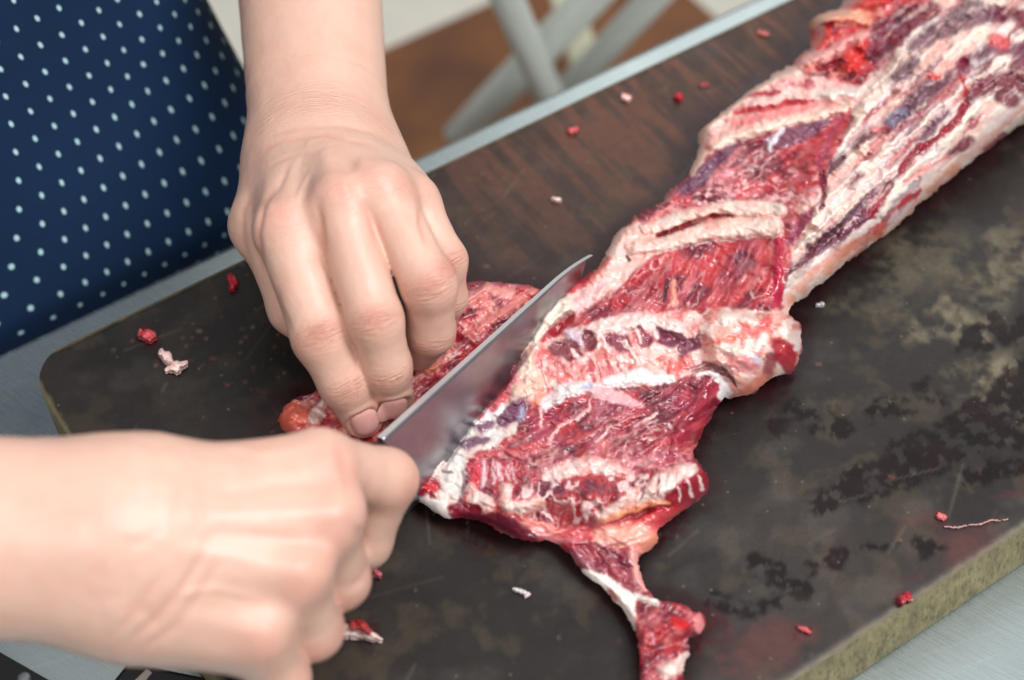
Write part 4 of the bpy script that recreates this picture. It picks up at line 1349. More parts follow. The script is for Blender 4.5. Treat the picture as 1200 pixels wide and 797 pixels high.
# forearm: two bones side by side, nearly constant breadth
for (u0, v0, d0), (u1, v1, d1), r0, r1, k_ in (((342, 168, .716), (318, -240, .83), .0180, .0250, .016), ((410, 172, .718), (374, -240, .83), .0180, .0250, .016),
                                             ((378, 166, .712), (346, -240, .83), .0185, .0245, .016)):
    F.add(Q(u0, v0, d0), Q(u1, v1, d1), r0, r1, k_)
palm = F.S.copy()
F.finger(LI, [.0128, .0118, .0103, .0086], .004, .006, palm)
F.finger(LM, [.0124, .0109, .0098, .0085], .004, .006, palm)
F.finger(LR, [.0114, .0108, .0096, .0082], .004, .006, palm)
F.finger(LL, [.0100, .0090, .0080, .0070], .004, .006, palm)
F.finger(LT, [.0142, .0118, .0105, .0090], .005, .010, palm)
V_, Q_ = surface_nets(F)
V_ = relax(V_, Q_, 3)
N_ = vnormals(V_, Q_)
sk = Skin(V_, N_)
for i, (J, sc_) in enumerate(((LI, 1.0), (LM, 1.0), (LR, 1.0), (LL, .85))):
    n0 = view_normal(J[0], unit(J[1] - J[0])); n1_ = view_normal(J[1], unit(J[2] - J[0])); n2_ = view_normal(J[2], unit(J[3] - J[1]))
    sk.joint(J[1], J[2] - J[0], n1_, 6.2 * sc_, 9, 1.0, .0007, .5, -.5, i + 1)
    sk.joint(J[2], J[3] - J[1], n2_, 4.6 * sc_, 8, .95, .0002, .34, -1, i + 6)
    sk.joint(J[0], J[1] - J[0], n0, 10, 9, .25, .0007, .30, -2, i + 11)
    sk.spot(J[3], 9, 0, .34)
wa = Q(342, 165, .705); wb = Q(420, 165, .705)
wrist = (wa + wb) / 2
sk.joint(wrist, Q(380, 230, .66) - wrist, CAM - wrist, 11, 34, .55, .0, .12, 0, 21, bend=.02)
# extensor tendons, hollows between them, veins
for k_, J in (('i', LI), ('m', LM), ('r', LR), ('l', LL)):
    top = view_normal(J[0], unit(J[0] - Lw[k_])) * .011
    sk.line([Lw[k_] * .35 + J[0] * .65 + top, J[0] + top], 3.6, .0010)
for Ja, Jb, ka, kb in ((LI, LM, 'i', 'm'), (LM, LR, 'm', 'r'), (LR, LL, 'r', 'l')):
    mid = (Ja[0] + Jb[0]) / 2; w_ = (Lw[ka] + Lw[kb]) / 2
    top = view_normal(mid, unit(mid - w_)) * .010
    sk.line([w_ * .4 + mid * .6 + top, mid * 1.0 + top], 4.0, -.0012)
sk.line([Q(330, 200, .700), Q(322, 235, .680), Q(310, 268, .672)], 2.6, -.0012)
sk.line([Q(300, 215, .70), Q(292, 250, .682), Q(304, 320, .672)], 3, .0006)
sk.line([Q(360, 200, .690), Q(376, 214, .672), Q(392, 222, .660)], 2.2, .0005)
sk.nail_bed(LI[2], LI[3], -.0016, .0074, .0062); sk.nail_bed(LM[2], LM[3], -.0016, .0074, .0062)
for pts, w_, am, rd_ in (([(326, 214), (309, 240), (302, 275), (307, 318)], 4, -.0008, .25), ([(296, 222), (285, 248), (284, 282), (294, 315)], 4, -.0006, .2),
                        ([(298, 180), (330, 165), (380, 158), (442, 172)], 3, -.0005, .2), ([(306, 164), (345, 150), (400, 147), (444, 158)], 3, -.0004, .15),
                        ([(312, 196), (340, 182), (372, 178)], 3, -.0004, .1), ([(340, 188), (332, 208), (322, 232)], 4, -.0006, .1), ([(415, 205), (425, 188), (440, 180)], 5, .0005, 0),
                        ([(492, 236), (493, 262), (503, 292)], 4, -.0009, .3), ([(466, 232), (478, 252), (488, 270)], 6, -.0004, .1), ([(372, 236), (376, 268), (380, 308)], 5, -.0011, .3),
                        ([(424, 228), (436, 258), (444, 292)], 5, -.0009, .3), ([(350, 225), (338, 245)], 5, .0005, 0), ([(398, 196), (404, 220), (410, 240)], 5, .0005, 0),
                        ([(364, 196), (352, 222), (346, 250)], 3, .0004, 0), ([(318, 330), (330, 360), (345, 395)], 3, -.0004, .15)):
    sk.crease(pts, w_, am, rd_)
sk.spot(Q(444, 212, .648), 7, .0006)
sk.d += (noise3(V_, .012, 3) - .5) * .0010
SKIN0 = V_.copy()
V_ = V_ + N_ * sk.d[:, None]
LEFT = (V_, Q_, sk)

# ---- the hand that holds the knife
RI = [Q(374, 546, .579), Q(453, 562, .606), Q(428, 636, .620), Q(398, 668, .630)]
RMd = [Q(384, 603, .568), Q(398, 680, .592), Q(402, 650, .618), Q(356, 604, .632)]
RR = [Q(346, 670, .559), Q(366, 738, .581), Q(368, 690, .612), Q(322, 645, .622)]
RL = [Q(302, 738, .556), Q(330, 796, .573), Q(330, 735, .602), Q(286, 694, .610)]
RT = [Q(190, 585, .578), Q(288, 566, .606), Q(368, 556, .628), Q(412, 548, .648)]
Rw = {'i': Q(150, 592, .555), 'm': Q(140, 630, .549), 'r': Q(136, 670, .549), 'l': Q(144, 706, .552)}
allp = RI + RMd + RR + RL + RT + list(Rw.values())
lo = np.minimum.reduce(allp) - .026; hi = np.maximum.reduce(allp) + .024
lo[0] = Q(-75, 620, .535)[0]
a0 = Q(-110, 520, .53); a1 = Q(-110, 740, .53)
lo = np.minimum(lo, [lo[0], min(a0[1], a1[1]) - .04, min(a0[2], a1[2]) - .04]); hi = np.maximum(hi, [hi[0], max(a0[1], a1[1]) + .03, max(a0[2], a1[2]) + .03])
F = Field(lo, hi, .0010)
for k_, J, r0, r1 in (('i', RI, .0165, .0118), ('m', RMd, .0165, .0120), ('r', RR, .0165, .0116), ('l', RL, .0150, .0106)):
    F.add(Rw[k_], J[0], r0, r1, .014)
F.add(Q(180, 600, .572), Q(290, 590, .592), .021, .015, .014)
F.add(Q(170, 705, .566), Q(285, 742, .568), .0200, .0140, .014)
for (u0, v0, d0), (u1, v1, d1), r0, r1, k_ in (((150, 588, .556), (-330, 572, .525), .0200, .0215, .02), ((140, 688, .555), (-330, 676, .525), .0165, .0210, .02),
                                             ((140, 640, .552), (-330, 628, .52), .0200, .0230, .02)):
    F.add(Q(u0, v0, d0), Q(u1, v1, d1), r0, r1, k_)
palm = F.S.copy()
F.finger(RI, [.0120, .0112, .0094, .0080], .005, .007, palm)
F.finger(RMd, [.0120, .0106, .0095, .0082], .005, .007, palm)
F.finger(RR, [.0116, .0103, .0092, .0080], .005, .007, palm)
F.finger(RL, [.0106, .0094, .0082, .0072], .005, .007, palm)
F.finger(RT, [.0160, .0125, .0110, .0092], .006, .012, palm)
V_, Q_ = surface_nets(F)
V_ = relax(V_, Q_, 3)
N_ = vnormals(V_, Q_)
sk = Skin(V_, N_)
for i, J in enumerate((RI, RMd, RR, RL)):
    n0 = view_normal(J[0], unit(J[1] - J[0])); n1_ = view_normal(J[1], unit(J[1] - J[0]))
    sk.joint(J[1], J[1] - J[0], n1_, 6, 9, .5, .0004, .34, 0, i + 1)
    sk.joint(J[0], J[1] - J[0], n0, 10, 10, .25, .0009, .34, -3, i + 6)
for k_, J in (('i', RI), ('m', RMd), ('r', RR), ('l', RL)):
    top = view_normal(J[0], unit(J[0] - Rw[k_])) * .012
    sk.line([Rw[k_] * .5 + J[0] * .5 + top, J[0] + top], 4.0, .0009)
for Ja, Jb, ka, kb in ((RI, RMd, 'i', 'm'), (RMd, RR, 'm', 'r'), (RR, RL, 'r', 'l')):
    mid = (Ja[0] + Jb[0]) / 2; w_ = (Rw[ka] + Rw[kb]) / 2
    top = view_normal(mid, unit(mid - w_)) * .011
    sk.line([w_ * .3 + mid * .7 + top, mid + top], 4.4, -.0011)
# folds where the hand is bent towards the little finger, and the bony lump of the wrist
sk.line([Q(136, 748, .548), Q(175, 712, .528), Q(215, 655, .524)], 1.8, -.0007, .15)
sk.line([Q(150, 758, .548), Q(190, 722, .530), Q(228, 668, .526)], 1.8, -.0006, .12)
sk.line([Q(122, 745, .545), Q(160, 702, .526), Q(196, 640, .522)], 1.8, -.0004, .1)
sk.spot(Q(92, 625, .515), 13, .0020)
wrist = Q(140, 650, .53)
for pts, w_, am, rd_ in (([(146, 756), (180, 728), (212, 692), (240, 645)], 6, -.0008, .2), ([(160, 764), (205, 735), (238, 690), (256, 655)], 6, -.0006, .16),
                        ([(130, 748), (160, 716), (186, 676)], 5, -.0006, .2), ([(96, 600), (118, 640), (112, 690)], 13, -.0006, .05),
                        ([(380, 520), (320, 536), (250, 552)], 10, .0004, 0), ([(396, 598), (320, 596), (240, 606)], 11, .0005, 0), ([(370, 668), (300, 655), (220, 648)], 11, .0005, 0),
                        ([(402, 572), (340, 568), (250, 580)], 10, -.0005, .1), ([(382, 640), (310, 628), (230, 628)], 10, -.0005, .1),
                        ([(408, 612), (420, 622), (424, 640)], 6, -.0012, .35), ([(398, 520), (402, 545), (410, 580)], 7, -.0008, .25), ([(408, 692), (422, 680), (428, 668)], 4, -.0008, .25),
                        ([(300, 700), (250, 690), (200, 700)], 5, .0005, 0), ([(260, 520), (300, 530), (350, 528)], 5, .0004, 0)):
    sk.crease(pts, w_, am, rd_)
sk.d += (noise3(V_, .014, 5) - .5) * .0012
V_ = V_ + N_ * sk.d[:, None]
RIGHT = (V_, Q_, sk)


# ---- upper arms and trunk, out of the picture, join both arms into one body
def open_loop(F_):
    e = np.concatenate([F_[:, [0, 1]], F_[:, [1, 2]], F_[:, [2, 3]], F_[:, [3, 0]]])
    key = np.sort(e, 1)
    k1 = key[:, 0].astype(np.int64) * 10_000_000 + key[:, 1]
    un, first, cnt = np.unique(k1, return_index=True, return_counts=True)
    b = e[first[cnt == 1]]
    nxt = {int(x): int(y) for x, y in b}
    loops = []
    while nxt:
        s = next(iter(nxt)); L_ = []
        while s in nxt:
            L_.append(s); s = nxt.pop(s)
        loops.append(L_)
    return max(loops, key=len)


def catmull(pts, rad, n=7):
    P_ = [pts[0]] + list(pts) + [pts[-1]]; R_ = [rad[0]] + list(rad) + [rad[-1]]
    o = []; r = []
    for i in range(1, len(P_) - 2):
        for k_ in range(n):
            s = k_ / n
            f = lambda A: .5 * (2 * A[i] + (A[i + 1] - A[i - 1]) * s + (2 * A[i - 1] - 5 * A[i] + 4 * A[i + 1] - A[i + 2]) * s * s + (3 * A[i] - A[i - 1] - 3 * A[i + 1] + A[i + 2]) * s ** 3)
            o.append(f(P_)); r.append(f(R_))
    o.append(P_[-2]); r.append(R_[-2])
    return np.array(o), np.array(r)


CHEST = np.array([-.46, .44, .34])
SHL = np.array([-.25, .56, .36]); SHR = np.array([-.60, .26, .36])


def arm_tube(V_, F_, mids, rads):
    """rings from the open end of a forearm through elbow and shoulder to the middle of the chest"""
    L_ = open_loop(F_)
    ring = V_[L_]; c = ring.mean(0)
    off = ring - c; r0 = np.linalg.norm(off, axis=1).mean()
    path, rr = catmull([c] + mids, [r0] + rads)
    ax0 = unit(path[1] - path[0])
    rings = []
    frame = off.copy()
    prev = ax0
    for i in range(1, len(path)):
        d = unit(path[min(i + 1, len(path) - 1)] - path[i - 1])
        # turn the ring with the path
        v_ = np.cross(prev, d); s = np.linalg.norm(v_); cth = prev @ d
        if s > 1e-9:
            k_ = v_ / s
            frame = frame * cth + np.cross(k_, frame) * s + k_ * (frame @ k_)[:, None] * (1 - cth)
        prev = d
        flat = frame - (frame @ d)[:, None] * d
        circ = flat / np.linalg.norm(flat, axis=1, keepdims=True)
        w = min(1, i / 8)
        rings.append(path[i] + (frame * (rr[i] / r0)) * (1 - w) + circ * rr[i] * w)
    return L_, rings


def body():
    parts_v = []; parts_f = []; n0 = 0; ends = []; shirts = []
    attrs = {k_: [] for k_ in ('red', 'ws0', 'wl0', 'wm0', 'ws1', 'wl1', 'wm1')}
    for (V_, F_, sk), mids, rads in ((LEFT, [Q(318, -330, .86), Q(296, -520, .93) + np.array([.01, .03, .02]), SHL + np.array([.05, -.05, -.06]), SHL, CHEST + (SHL - CHEST) * .25], [.043, .047, .056, .075, .105]),
                                     (RIGHT, [Q(-330, 600, .53), Q(-560, 500, .56) + np.array([-.02, 0, 0]), SHR + np.array([-.02, -.08, -.08]), SHR, CHEST + (SHR - CHEST) * .25], [.042, .047, .056, .075, .105])):
        L_, rings = arm_tube(V_, F_, mids, rads)
        m_ = len(L_); vs = [V_]; fs = [F_ + n0]
        last = np.array(L_) + n0
        for k_, rg in enumerate(rings):
            cur = n0 + len(V_) + k_ * m_ + np.arange(m_)
            vs.append(rg)
            fs.append(np.stack([last, cur, np.roll(cur, -1), np.roll(last, -1)], -1))
            last = cur
        ends.append(last); shirts.append(rings)
        parts_v += vs; parts_f += fs
        n1_ = sum(len(x) for x in vs)
        for k_ in attrs:
            a_ = sk.red if k_ == 'red' else getattr(sk, k_[:2])[int(k_[2])]
            attrs[k_].append(np.concatenate([a_, np.zeros(n1_ - len(V_))]))
        n0 += n1_
    V_ = np.concatenate(parts_v)
    A_, B_ = ends; B_ = B_[::-1]
    s = int(np.argmin(np.linalg.norm(V_[B_] - V_[A_[0]], axis=1))); B_ = np.roll(B_, -s)
    tri = []
    i = j = 0
    while i < len(A_) or j < len(B_):
        if j >= len(B_) or (i < len(A_) and (i + 1) / len(A_) <= (j + 1) / len(B_)):
            tri.append((A_[i % len(A_)], A_[(i + 1) % len(A_)], B_[j % len(B_)])); i += 1
        else:
            tri.append((A_[i % len(A_)], B_[(j + 1) % len(B_)], B_[j % len(B_)])); j += 1
    Fq = np.concatenate(parts_f)
    # quads and triangles in one mesh
    me = bpy.data.meshes.new('body')
    tri = np.array(tri)
    flat = np.concatenate([Fq.ravel(), tri.ravel()]).astype(np.int32)
    st = np.concatenate([np.arange(len(Fq)) * 4, len(Fq) * 4 + np.arange(len(tri)) * 3]).astype(np.int32)
    me.vertices.add(len(V_)); me.vertices.foreach_set('co', V_.astype(np.float32).ravel())
    me.loops.add(len(flat)); me.loops.foreach_set('vertex_index', flat)
    me.polygons.add(len(st)); me.polygons.foreach_set('loop_start', st)
    me.update(calc_edges=True); me.validate()
    me.polygons.foreach_set('use_smooth', np.ones(len(me.polygons), bool))
    for k_, a in attrs.items():
        at = me.attributes.new(k_, 'FLOAT', 'POINT'); at.data.foreach_set('value', np.concatenate(a).astype(np.float32))
    me.materials.append(SKIN)
    o = bpy.data.objects.new('body', me); COL.objects.link(o)
    return o, shirts


PB = np.array([-.40, .36, FZ])
person = empty('person', PB)
tag(person, 'person in a dotted navy apron cutting the meat with bare hands', 'person')
ob, shirts = body()
ob.parent = person; ob.location = -PB


def nail(Jd, Jt, r, rd, s0, ls, lw, tilt=0.):
    a = unit(Jt - Jd); n = view_normal(Jt, a)
    b = np.cross(a, n)
    n = math.cos(tilt) * n + math.sin(tilt) * b; b = np.cross(a, n)
    NR, NP = 12, 48
    near = SKIN0[np.linalg.norm(SKIN0 - Jt, axis=1) < .020]
    q_ = near - Jt
    ps, pn, pb = q_ @ a, q_ @ n, q_ @ b
    keep = pn > .001
    ps, prad, pth = ps[keep], np.hypot(pn, pb)[keep], np.arctan2(pb, pn)[keep]
    vs = []; fs = []
    for i in range(NR + 1):
        ro = i / NR
        for k_ in range(NP):
            g = 2 * math.pi * k_ / NP
            cs, sn = math.cos(g), math.sin(g)
            e = 2 / 2.6
            s = ls * ro * math.copysign(abs(cs) ** e, cs); l = lw * ro * math.copysign(abs(sn) ** e, sn)
            th = l / (r * .98)
            drop = .0006 * ro ** 10 + .00022 + max(0, s0 + s) ** 2 * 22 - max(0, -(s0 + s)) * (rd - r) / np.linalg.norm(Jt - Jd)
            dq = (ps - (s0 + s)) ** 2 + (r * (pth - th)) ** 2
            w_ = 1 / (dq + 4e-7) ** 2
            rr = (prad * w_).sum() / w_.sum() - .0006 * ro ** 10 - .00012
            vs.append(Jt + a * (s0 + s) + n * (rr * math.cos(th)) + b * (rr * math.sin(th)))
    for i in range(NR):
        for k_ in range(NP):
            fs.append((i * NP + k_, i * NP + (k_ + 1) % NP, (i + 1) * NP + (k_ + 1) % NP, (i + 1) * NP + k_))
    o = mesh_ob('fingernail', np.array(vs) - PB, np.array(fs), NAIL, person)
    return o


nail(LI[2], LI[3], .0086, .0103, -.0016, .0074, .0062)
nail(LM[2], LM[3], .0085, .0098, -.0016, .0074, .0062)


# ------------------------------------------------------------------ knife
B0 = P(445, 513, .050); B1 = P(692, 291, .026)
E0 = P(505, 575, .007)
kd = unit(B1 - B0); KL = np.linalg.norm(B1 - B0)
kw = (E0 - B0) - ((E0 - B0) @ kd) * kd; KW = np.linalg.norm(kw); kw = unit(kw)
kn = np.cross(kd, kw)
if kn @ (CAM - B0) < 0: kn = -kn
knife = empty('kitchen_knife', B0)
tag(knife, 'kitchen knife with a broad steel blade slicing through the raw meat', 'knife')
NS, NW = 110, 16
vs = []; fs = []
for side in (1, -1):
    for i in range(NS + 1):
        s = i / NS
        spine = .0016 * math.sin(min(1, max(0, (s - .72) / .28)) * math.pi / 2) ** 2 * 0 + .0035 * max(0, (s - .80) / .2) ** 2
        wid = KW * (1 - .02 * s) * (1 - max(0, (s - .38) / .62) ** 2.4)
        wid = max(wid, spine + .0006)
        for j in range(NW + 1):
            w = j / NW
            y = spine + (wid - spine) * w
            th = .0014 * (1 - .35 * s) * (1 - w ** 1.3) + .00004
            if j == NW: th = .00002
            vs.append(kd * (KL * s) + kw * y + kn * th * side)
M1 = (NS + 1) * (NW + 1)
for side in (0, 1):
    for i in range(NS):
        for j in range(NW):
            a = side * M1 + i * (NW + 1) + j; b = a + NW + 1
            f = (a, a + 1, b + 1, b)
            fs.append(f if side == 0 else f[::-1])
for i in range(NS):      # spine and edge strips
    a = i * (NW + 1); b = a + NW + 1
    fs.append((a, b, M1 + b, M1 + a))
    a += NW; b += NW
    fs.append((b, a, M1 + a, M1 + b))
for i in (0, NS):
    for j in range(NW):
        a = i * (NW + 1) + j
        fs.append((a, a + 1, M1 + a + 1, M1 + a) if i else (a + 1, a, M1 + a, M1 + a + 1))
t = NT('blade_steel')
tcb = t.n('ShaderNodeTexCoord')
n1 = t.noise(500, 3, .5, stretch=(.5, .5, .5)); n2 = t.noise(45, 4, .6)
t.set(Metallic=1.0, Base_Color=(.60, .60, .61, 1))
smear = t.ramp(n2.outputs['Fac'], [(.50, (0, 0, 0)), (.70, (1, 1, 1))])
bl = t.attr('blood')
t.l(t.mix(bl.outputs['Fac'], t.mix(t.math('MULTIPLY', smear.outputs['Color'], .35), lin(160, 160, 165), lin(132, 104, 110)), lin(150, 24, 40)), t.b.inputs['Base Color'])
t.l(t.math('SUBTRACT', 1.0, bl.outputs['Fac']), t.b.inputs['Metallic'])
t.l(rng_map(t, n2.outputs['Fac'], .26, .40), t.b.inputs['Roughness'])
t.l(t.bump(n1.outputs['Fac'], .05, .0002), t.b.inputs['Normal'])
BLADE = t.m
bs = np.array([(np.array(x) @ kd) / KL for x in vs]); bw = np.array([(np.array(x) @ kw) for x in vs])
blade = mesh_ob('blade', vs, fs, BLADE, knife, attrs={'blood': sstep(.925, .965, bs) * sstep(.0030, .0052, bw) + .7 * sstep(.97, .99, bs)})
SPM = NT('ground_spine'); SPM.set(Base_Color=(.72, .73, .74, 1), Metallic=.9, Roughness=.55)
blade.data.materials.append(SPM.m)
for p_ in blade.data.polygons:
    cl = np.array(p_.center)
    if cl @ kw < .0004 + .0036 * max(0, ((cl @ kd) / KL - .80) / .2) ** 2 and abs(p_.normal @ __import__('mathutils').Vector(kw)) > .6: p_.material_index = 1
blade.data.polygons.foreach_set('use_smooth', np.array([len(p.vertices) == 4 and i < 2 * NS * NW for i, p in enumerate(blade.data.polygons)]))
t = NT('knife_handle'); n1 = t.noise(60, 4, .6, stretch=(1, 1, 6))
t.l(t.mix(n1.outputs['Fac'], lin(40, 28, 22), lin(70, 48, 34)), t.b.inputs['Base Color']); t.set(Roughness=.45)
hv = []; hf = []
NSg, NK = 24, 20
for i in range(NSg + 1):
    s = i / NSg
    rr = (.0105 + .0015 * math.sin(s * math.pi)) * min(1, math.sqrt(max(0, s * 12 + .2))) * (1 if s < .93 else math.sqrt(max(0.02, 1 - ((s - .93) / .07) ** 2)))
    for k_ in range(NK):
        g = 2 * math.pi * k_ / NK
        hv.append(kd * (.004 - .096 * s) + kw * (.013 + .002 * s + rr * 1.25 * math.cos(g)) + kn * (rr * .85 * math.sin(g)))
for i in range(NSg):
    for k_ in range(NK):
        hf.append((i * NK + k_, i * NK + (k_ + 1) % NK, (i + 1) * NK + (k_ + 1) % NK, (i + 1) * NK + k_))
hf.append(tuple(range(NK))); hf.append(tuple(NSg * NK + k_ for k_ in range(NK - 1, -1, -1)))
mesh_ob('handle', hv, hf, t.m, knife)
# a shred of meat stuck to the point


# ------------------------------------------------------------------ apron
t = NT('dotted_cotton')
uvn = t.n('ShaderNodeTexCoord')
sx = t.n('ShaderNodeSeparateXYZ'); t.l(uvn.outputs['UV'], sx.inputs[0])
wv = t.noise(2200, 2, .5); nl = t.noise(12, 3, .5)
DX, DY, DR = .0176, .0235, .00145


def lattice(off):
    a = t.math('MULTIPLY', t.math('SUBTRACT', t.math('FRACT', t.math('ADD', t.math('DIVIDE', sx.outputs[0], DX), off)), .5), DX)
    b = t.math('MULTIPLY', t.math('SUBTRACT', t.math('FRACT', t.math('ADD', t.math('DIVIDE', sx.outputs[1], DY), off)), .5), DY)
    return t.math('SQRT', t.math('ADD', t.math('MULTIPLY', a, a), t.math('MULTIPLY', b, b)))


dmin = t.math('MINIMUM', lattice(0.0), lattice(.5))
dmin = t.math('ADD', dmin, t.math('MULTIPLY_ADD', wv.outputs['Fac'], .0008, -.0004))
mk = t.n('ShaderNodeMapRange'); mk.inputs['From Min'].default_value = DR + .0004; mk.inputs['From Max'].default_value = DR - .0004
t.l(dmin, mk.inputs['Value'])
navy = t.mix(nl.outputs['Fac'], lin(5, 38, 72), lin(4, 27, 52))
t.l(t.mix(mk.outputs[0], navy, lin(168, 202, 208)), t.b.inputs['Base Color'])
t.set(Roughness=.85, Specular_IOR_Level=.25)
t.l(t.bump(wv.outputs['Fac'], .5, .0006, t.bump(t.noise(40, 4, .6).outputs['Fac'], .3, .003)), t.b.inputs['Normal'])
APR = t.m
NSA, NZA = 360, 150
zlo, zhi = -.32, .46
# the hem line follows the table edge, then turns away from the viewer at its right end
eL = P(-160, 488, -BT); eR = P(268, 286, -BT)
sL = eL @ EDIR; s0_ = eR @ EDIR; nE = eR @ NDIR
vs = []; uvs = []
for j in range(NZA + 1):
    z = zlo + (zhi - zlo) * j / NZA
    zz = max(0, z + BT)
    send = s0_ + .004 - .10 * min(zz, .25)
    lean_ = .012 + .50 * zz - .35 * max(0, zz - .2) ** 1.5
    arc = 0; prev = None
    for i in range(NSA + 1):
        f = i / NSA
        s = sL - .35 + (send - (sL - .35)) * min(1, f / .78)
        q_ = max(0, (f - .78) / .22)                       # the side turns back
        ang = q_ * 1.9
        Rr = .055
        x = s + Rr * math.sin(ang); y = Rr * (1 - math.cos(ang))
        # broad curve of the hips and soft folds
        dS = max(0, s - send + .105)
        y += 2.6 * dS ** 2 * sstep(-.01, .07, zz)
        fo = .005 * math.sin((s - send) * 52 + 1.2 + 2.0 * zz) * sstep(0, .12, zz)
        fo += (.0075 * G((s - send + .118 - .12 * zz) * 1000, 7) - .006 * G((s - send + .103 - .12 * zz) * 1000, 6)) * sstep(.03, .13, zz)
        fo += .0016 * math.sin((s - send) * 210 + 6 * zz) * sstep(.05, .2, zz) * sstep(-.12, -.06, s - send)
        y += lean_ - fo
        p = EDIR * x + NDIR * (nE + y) + ZAX * z
        if prev is not None: arc += float(np.linalg.norm(p - prev)) * (1 + .55 * float(sstep(-.11, -.06, s - send)))
        prev = p
        vs.append(p); uvs.append((arc, z * 1.12))
uvs = np.array(uvs)
vs = np.array(vs)
ii = np.arange((NSA + 1) * (NZA + 1)).reshape(NZA + 1, NSA + 1)
fq = np.stack([ii[:-1, :-1], ii[:-1, 1:], ii[1:, 1:], ii[1:, :-1]], -1).reshape(-1, 4)
# align the pattern's origin at the right edge so that rows run level
apr = mesh_ob('apron', vs - PB, fq, APR, person, uv=uvs)
md = apr.modifiers.new('thick', 'SOLIDIFY'); md.thickness = .0012; md.offset = 1

# plain shirt over the trunk, behind the apron
t = NT('pale_cotton'); n1 = t.noise(900, 2, .5)
t.set(Base_Color=(*lin(206, 202, 196), 1), Roughness=.9)
t.l(t.bump(n1.outputs['Fac'], .2, .0004), t.b.inputs['Normal'])
va = []; fa_ = []; n0 = 0
for rings in shirts:
    rings = rings[17:]
    m_ = len(rings[0])
    for rg in rings:
        c = rg.mean(0); va.append(c + (rg - c) * 1.10)
    for k_ in range(len(rings) - 1):
        a = n0 + k_ * m_ + np.arange(m_); b = a + m_
        fa_.append(np.stack([a, np.roll(a, -1), np.roll(b, -1), b], -1))
    n0 += m_ * len(rings)
mesh_ob('shirt', np.concatenate(va) - PB, np.concatenate(fa_), t.m, person)


# ------------------------------------------------------------------ scraps on the board
t = NT('scrap_flesh')
a = t.attr('col'); n1 = t.noise(700, 3, .6)
t.l(t.mix(.3, a.outputs['Color'], t.mix(n1.outputs['Fac'], (.5, .5, .5), (1.45, 1.45, 1.45)), 'MULTIPLY'), t.b.inputs['Base Color'])
t.set(Roughness=.3, Subsurface_Weight=.12, Subsurface_Scale=.0015, Specular_IOR_Level=.55)
t.b.inputs['Subsurface Radius'].default_value = (1.0, .4, .3)
t.l(t.bump(n1.outputs['Fac'], .3, .0006), t.b.inputs['Normal'])
SCRAP = t.m
FR = lin(176, 50, 60); FF = lin(236, 200, 192); FP = lin(218, 110, 108)


def scrap(name, label, cat, pts, hgt, c1, c2, mixk=.5, seed=1, group=None):
    """a small lump along a photo-pixel polyline of half widths, resting on the board"""
    pts = [tuple(map(float, p)) for p in pts]
    if len(pts) == 1: pts = [(pts[0][0] - .5, pts[0][1], pts[0][2]), (pts[0][0] + .5, pts[0][1], pts[0][2])]
    cu = np.mean([p[0] for p in pts]); cv = np.mean([p[1] for p in pts])
    c = P(cu, cv, 0)
    ext = max(max(abs(p[0] - cu), abs(p[1] - cv)) + p[2] for p in pts) + 3
    st = max(.35, ext / 40)
    g = np.arange(-ext, ext + st, st)
    A_, B_ = np.meshgrid(cu + g, cv + g, indexing='ij')
    big = max(p[2] for p in pts)
    jw = big * .6
    sd = line_sd(A_ + jw * (fbm(A_ / (big * .9), B_ / (big * .9), seed, 3) - .5), B_ + jw * (fbm(A_ / (big * .9), B_ / (big * .9), seed + 3, 3) - .5), pts)
    inn = sd < 0
    pr = np.sqrt(np.clip(1 - (1 - np.clip(-sd / (big * .8), 0, 1)) ** 2, 0, 1))
    hh = hgt * pr * (.6 + .8 * fbm(A_ / (big * .9), B_ / (big * .9), seed + 5, 2)) + .25
    k_ = sstep(.5 - .3, .5 + .3, fbm(A_ / (big * .7), B_ / (big * .7), seed + 9, 3) + (mixk - .5))[..., None]
    col_ = c1 * (1 - k_) + c2 * k_
    W_ = P(A_, B_, hh / 1000)
    nn = A_.shape[0]
    id_ = np.arange(nn * nn).reshape(nn, nn)
    cell = inn[:-1, :-1] & inn[1:, :-1] & inn[1:, 1:] & inn[:-1, 1:]
    q_ = np.stack([id_[:-1, :-1], id_[:-1, 1:], id_[1:, 1:], id_[1:, :-1]], -1)[cell]
    us_ = np.unique(q_); rm = np.zeros(nn * nn, int); rm[us_] = np.arange(len(us_))
    top = W_.reshape(-1, 3)[us_]; q_ = rm[q_]
    # underside just above the board, and a skirt round the rim
    bot = top.copy(); bot[:, 2] = .00035
    e = np.concatenate([q_[:, [0, 1]], q_[:, [1, 2]], q_[:, [2, 3]], q_[:, [3, 0]]])
    key = np.sort(e, 1); un, fi, ct = np.unique(key[:, 0] * 100000 + key[:, 1], return_index=True, return_counts=True)
    be = e[fi[ct == 1]]; m_ = len(top)
    skirt = np.stack([be[:, 1], be[:, 0], be[:, 0] + m_, be[:, 1] + m_], -1)
    V_ = np.concatenate([top, bot]); F_ = np.concatenate([q_, q_[:, ::-1] + m_, skirt])
    cc = np.concatenate([col_.reshape(-1, 3)[us_]] * 2)
    fnz = np.cross(V_[q_[0, 2]] - V_[q_[0, 0]], V_[q_[0, 3]] - V_[q_[0, 1]])[2]
    if fnz < 0: F_ = F_[:, ::-1]
    o = mesh_ob(name, V_ - c, F_, SCRAP, cols={'col': cc})
    o.location = c
    tag(o, label, cat, group)
    return o


